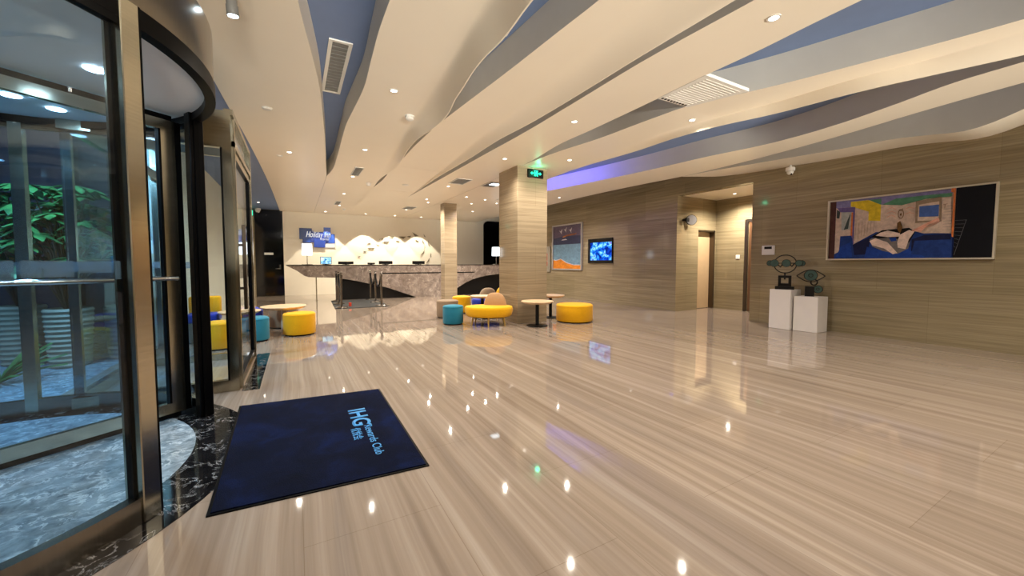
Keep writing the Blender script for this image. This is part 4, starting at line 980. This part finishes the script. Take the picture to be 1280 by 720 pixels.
# ------------------------------------------------------------------ ceiling fittings
WARM = (1.0, .905, .765)
def downlight(x, y, z, label, e=1.0, kind=None, aim=None, size=150, blend=.55):
    t = thing('downlight', label, 'downlight', (x, y, z), 'recessed ceiling downlights')
    g = G(); g.arc(x, y, .034, .048, 0, 2 * PI, z - .006, z + .002, 28, True); g.build('trim_ring', M_plastic, t, 40)
    g = G(); g.lathe([(.035, z - .001), (.035, z - .004)], (x, y, 0), 24); g.build('lens', M_warm_lens, t)
    lamp('SPOT', (x, y, z - .03), e * 122, WARM, t, aim or (x, y, 0), spot_size=math.radians(size), spot_blend=.9, shadow_soft_size=.018)
DL = [(.99, 4.44, 'downlight in the ceiling strip right of the big recessed grille', 1), (1.06, 6.94, 'downlight in the ceiling beside the small round detector over the mat strip', 1),
 (-.05, 7.72, 'downlight in the ceiling strip above the glass side door', 1), (3.31, 4.21, 'downlight on the strip leading to the large pillar', 1), (3.28, 1.71, 'downlight high at the top of the photo, nearest the viewer', 1),
 (4.64, 3.4, 'downlight beside the hanging white grille', 1), (3.37, 6.3, 'downlight just left of the large pillar top', 1), (4.45, 5.79, 'downlight just right of the large pillar top', 1), (6.72, 9.21, 'downlight above the television end of the right wall', 1),
 (1.2, 11.56, 'downlight over the stanchion mat', 1.25), (1.14, 9.2, 'downlight touching the slim vent left of centre', 1.25), (1.3, 13.95, 'downlight touching the smaller slim vent near the counter', 1.25),
 (3.34, 9.2, 'downlight in front of the square vent near the slender pillar', 1.25), (3.44, 11.36, 'front one of two close downlights left of the slender pillar', 1.25), (3.66, 11.93, 'rear one of two close downlights left of the slender pillar', 1.25),
 (4.32, 10.4, 'downlight in front of the slender pillar', 1.25), (4.94, 11.5, 'downlight right behind the slender pillar top, lower of three', 1.25), (5.0, 10.6, 'downlight right of the slender pillar, upper of three', 1.25), (5.72, 13.2, 'downlight furthest back right of the slender pillar', 1.25), (5.61, 11.03, 'downlight left of the large pillar near the ceiling cassette', 1.25), (3.47, 13.9, 'downlight touching the flat vent over the counter', 1.25)]
for x, y, lb, e in DL: downlight(x, y, ZS, lb, e)
for x, y, lb in ((1.0, 1.8, 'added downlight overhead above the viewer'), (1.0, -.8, 'added downlight behind the viewer on the mat strip'), (3.3, -.9, 'added downlight behind the viewer on the pillar strip'), (4.9, -.4, 'added downlight behind the viewer on the right'), (6.5, .35, 'added downlight overhead at right of the viewer'), (6.3, -1.0, 'added downlight behind the viewer furthest right')): downlight(x, y, ZS, lb, 1.0)  # unseen downlights added to light the near end of the lobby
downlight(-.99, 14.72, 3.13, 'downlight in the blue ceiling before the black door', .5)
downlight(7.32, 2.2, ZU, 'downlight hidden in the gap beside the right wall', .45, size=48)
downlight(9.2, 5.55, AZ, 'downlight in the low alcove ceiling', 2.6)
for x, lb in ((1.0, 'wall-washing downlight above the blue sign'), (2.40, 'wall-washing downlight right of the blue sign'), (3.50, 'wall-washing downlight over the middle of the metal leaves'), (4.56, 'wall-washing downlight over the right end of the metal leaves')):
    t = thing('downlight', lb, 'downlight', (x, 15.85, ZS), 'recessed ceiling downlights')
    g = G(); g.arc(x, 15.85, .042, .058, 0, 2 * PI, ZS - .006, ZS + .002, 28, True); g.build('trim_ring', M_plastic, t, 40)
    g = G(); g.lathe([(.043, ZS - .001), (.043, ZS - .004)], (x, 15.85, 0), 24); g.build('lens', M_warm_lens, t)
    lamp('SPOT', (x, 15.85, ZS - .03), 210, (1, .9, .72), t, (x, 16.02, 0), spot_size=math.radians(76), spot_blend=.12, shadow_soft_size=.03)
# vents
def vent(x0, x1, y0, y1, z, label, n, frame=.03, dark=True, across=True):
    t = thing('air_vent', label, 'air vent', ((x0 + x1) / 2, (y0 + y1) / 2, z), 'ceiling air vents')
    g = G()
    for a, b, c, d in ((x0, x1, y0, y0 + frame), (x0, x1, y1 - frame, y1), (x0, x0 + frame, y0 + frame, y1 - frame), (x1 - frame, x1, y0 + frame, y1 - frame)): g.box(a, b, c, d, z - .014, z + .002)
    g.build('frame', M_plastic, t)
    g = G(); g.box(x0 + frame, x1 - frame, y0 + frame, y1 - frame, z - .003, z + .002); g.build('backing', M_greyplastic, t)
    g = G(); W = (x1 - x0 - 2 * frame) if not across else (y1 - y0 - 2 * frame)
    for i in range(n):
        p = (i + .5) / n * W
        if across: g.box(x0 + frame, x1 - frame, y0 + frame + p - W / n * .28, y0 + frame + p + W / n * .28, z - .010, z - .004)
        else: g.box(x0 + frame + p - W / n * .28, x0 + frame + p + W / n * .28, y0 + frame, y1 - frame, z - .010, z - .004)
    g.build('louvres', M_greyplastic if dark else M_plastic, t)
    return t
vent(.34, .56, 4.3, 5.62, ZU, 'long white-framed grille in the blue recess overhead', 16, .035, True, True)
vent(1.07, 1.24, 8.25, 9.05, ZS, 'slim grey vent left of centre with a downlight at its end', 8, .015)
vent(1.12, 1.28, 13.0, 13.8, ZS, 'smaller slim grey vent near the counter', 8, .015)
vent(3.2, 3.56, 8.2, 8.82, ZS, 'square grey vent in front of the slender pillar', 7, .02)
vent(3.28, 3.63, 13.05, 13.75, ZS, 'flat square vent over the reception counter', 7, .02)
vent(-.95, -.72, 6.9, 7.7, 3.13, 'white vent in the blue ceiling above the glass side door', 7, .02, False)
cs = vent(4.0, 4.36, 8.15, 8.75, ZS, 'ceiling cassette with a lit white half left of the large pillar', 7, .02)
g = G(); g.box(4.12, 4.33, 8.3, 8.5, ZS - .016, ZS - .011); g.build('light_panel', glow('cassette_light', (.8, .93, 1, 1), 4), cs)
hg = thing('ceiling_grille', 'white grille panel bridging the blue gap between two ceiling strips', 'grille', (3.9, 2.8, ZS), None)
g = G()
for a, b, c, d in ((3.66, 4.30, 2.52, 2.57), (3.66, 4.14, 3.12, 3.17), (3.66, 3.71, 2.57, 3.12), (4.05, 4.10, 2.57, 3.12)): pass
g.prism([(3.66, 2.54), (4.42, 2.54), (4.21, 3.16), (3.69, 3.16)], ZS - .004, ZS + .03, lambda u, v, d: (u, v, d)); g.build('panel', M_plastic, hg)
g = G()
for i in range(14):
    s = i / 13; y = 2.6 + s * .5; g.box(3.74, 4.33 - s * .17, y - .012, y + .004, ZS - .008, ZS - .003)
g.build('louvres', M_plastic, hg)
g = G()
for i in range(9): g.box(3.72 + i * .05, 3.742 + i * .05, 3.11, 3.135, ZS - .010, ZS - .003)
g.build('slots', M_black, hg)
# detectors
def smoke(x, y, z, label, r=.055, h=.05, tall=True):
    t = thing('smoke_detector', label, 'smoke detector', (x, y, z), 'ceiling smoke detectors')
    g = G(); g.lathe([(r, z), (r, z - h * .35)], (x, y, 0), 28); g.build('base', M_plastic, t, 40)
    g = G(); g.lathe([(r * .82, z - h * .34), (r * .8, z - h * .8), (r * .5, z - h), (.001, z - h * 1.02)], (x, y, 0), 28); g.build('sensor_head', M_plastic, t, 40)
smoke(1.33, 5.09, ZS, 'white smoke detector on the strip over the mat', .06, .06)
smoke(-.26, 5.69, ZS, 'flat round disc on the ceiling strip near the revolving door', .06, .02)
smoke(-.20, 8.05, ZS, 'small flat disc on the ceiling strip above the glass side door', .05, .02)
smoke(1.56, 9.77, ZS, 'white smoke detector where the wavy gap closes', .06, .07)
smoke(1.77, 3.36, ZU, 'round detector up in the blue recess beside the wavy edge', .07, .05)
smoke(2.37, 9.54, ZS, 'flat round disc in the ceiling between two gaps', .08, .02)
smoke(1.52, 14.76, ZS, 'smoke detector above the counter near the blue sign', .06, .06)
# track spotlight at top left
tr = thing('spotlight', 'grey cylinder spotlight hanging near the revolving door canopy', 'spotlight', (-.29, 3.1, ZS))
c0 = Vector((-.33, 3.10, 3.06)); c1_ = Vector((-.315, 3.14, 2.80))
ax = (c1_ - c0).normalized()
g = G(); g.tube([c0, c0 + ax * .2, c0 + ax * .205, c0 + ax * .225, c1_], [.03, .03, .034, .034, .034], 24); g.build('housing', M_greyplastic, tr, 40)
g = G(); g.tube([c1_ - ax * .002, c1_ + ax * .004], .028, 24); g.build('lens', M_cool_lens, tr, 40)
g = G(); g.tube([c0 + ax * .1 + Vector((.03, 0, 0)), c0 + ax * .1 + Vector((.075, 0, 0)), c0 + ax * .1 + Vector((.075, 0, .13))], .009, 8); g.box(-.26, -.16, 3.0, 3.16, ZS - .012, ZS); g.build('bracket', M_black, tr)
lamp('SPOT', c1_ + ax * .02, 40, (.8, .95, 1), tr, c1_ + ax, spot_size=math.radians(60), spot_blend=.5, shadow_soft_size=.03)
# violet cove strip
ld = thing('led_strip', 'violet light strip tucked in the ceiling gap behind the large pillar', 'led strip', (5.5, 8, 3.3))
g = G(); g.tube([(5.16, 6.6, 3.33), (5.22, 7.6, 3.33), (5.32, 9.0, 3.33)], .018, 8); g.build('tube', M_led, ld)
lamp('AREA', (5.28, 7.7, 3.30), 20, (.13, .12, 1), ld, (6.2, 7.7, 3.36), shape='RECTANGLE', size=2.2, size_y=.08)

# ------------------------------------------------------------------ world and view
wd = bpy.data.worlds.new('night'); scene.world = wd; wd.use_nodes = True
wd.node_tree.nodes['Background'].inputs[0].default_value = (.10, .16, .28, 1); wd.node_tree.nodes['Background'].inputs[1].default_value = .25
vs = scene.view_settings; vs.view_transform = 'Standard'; vs.look = 'None'; vs.gamma = 1; vs.use_curve_mapping = False; vs.exposure = 0.22
try:
    scene.cycles.use_denoising = True; scene.cycles.max_bounces = 12; scene.cycles.diffuse_bounces = 5; scene.cycles.transparent_max_bounces = 24; scene.cycles.sample_clamp_indirect = 6
except Exception: pass
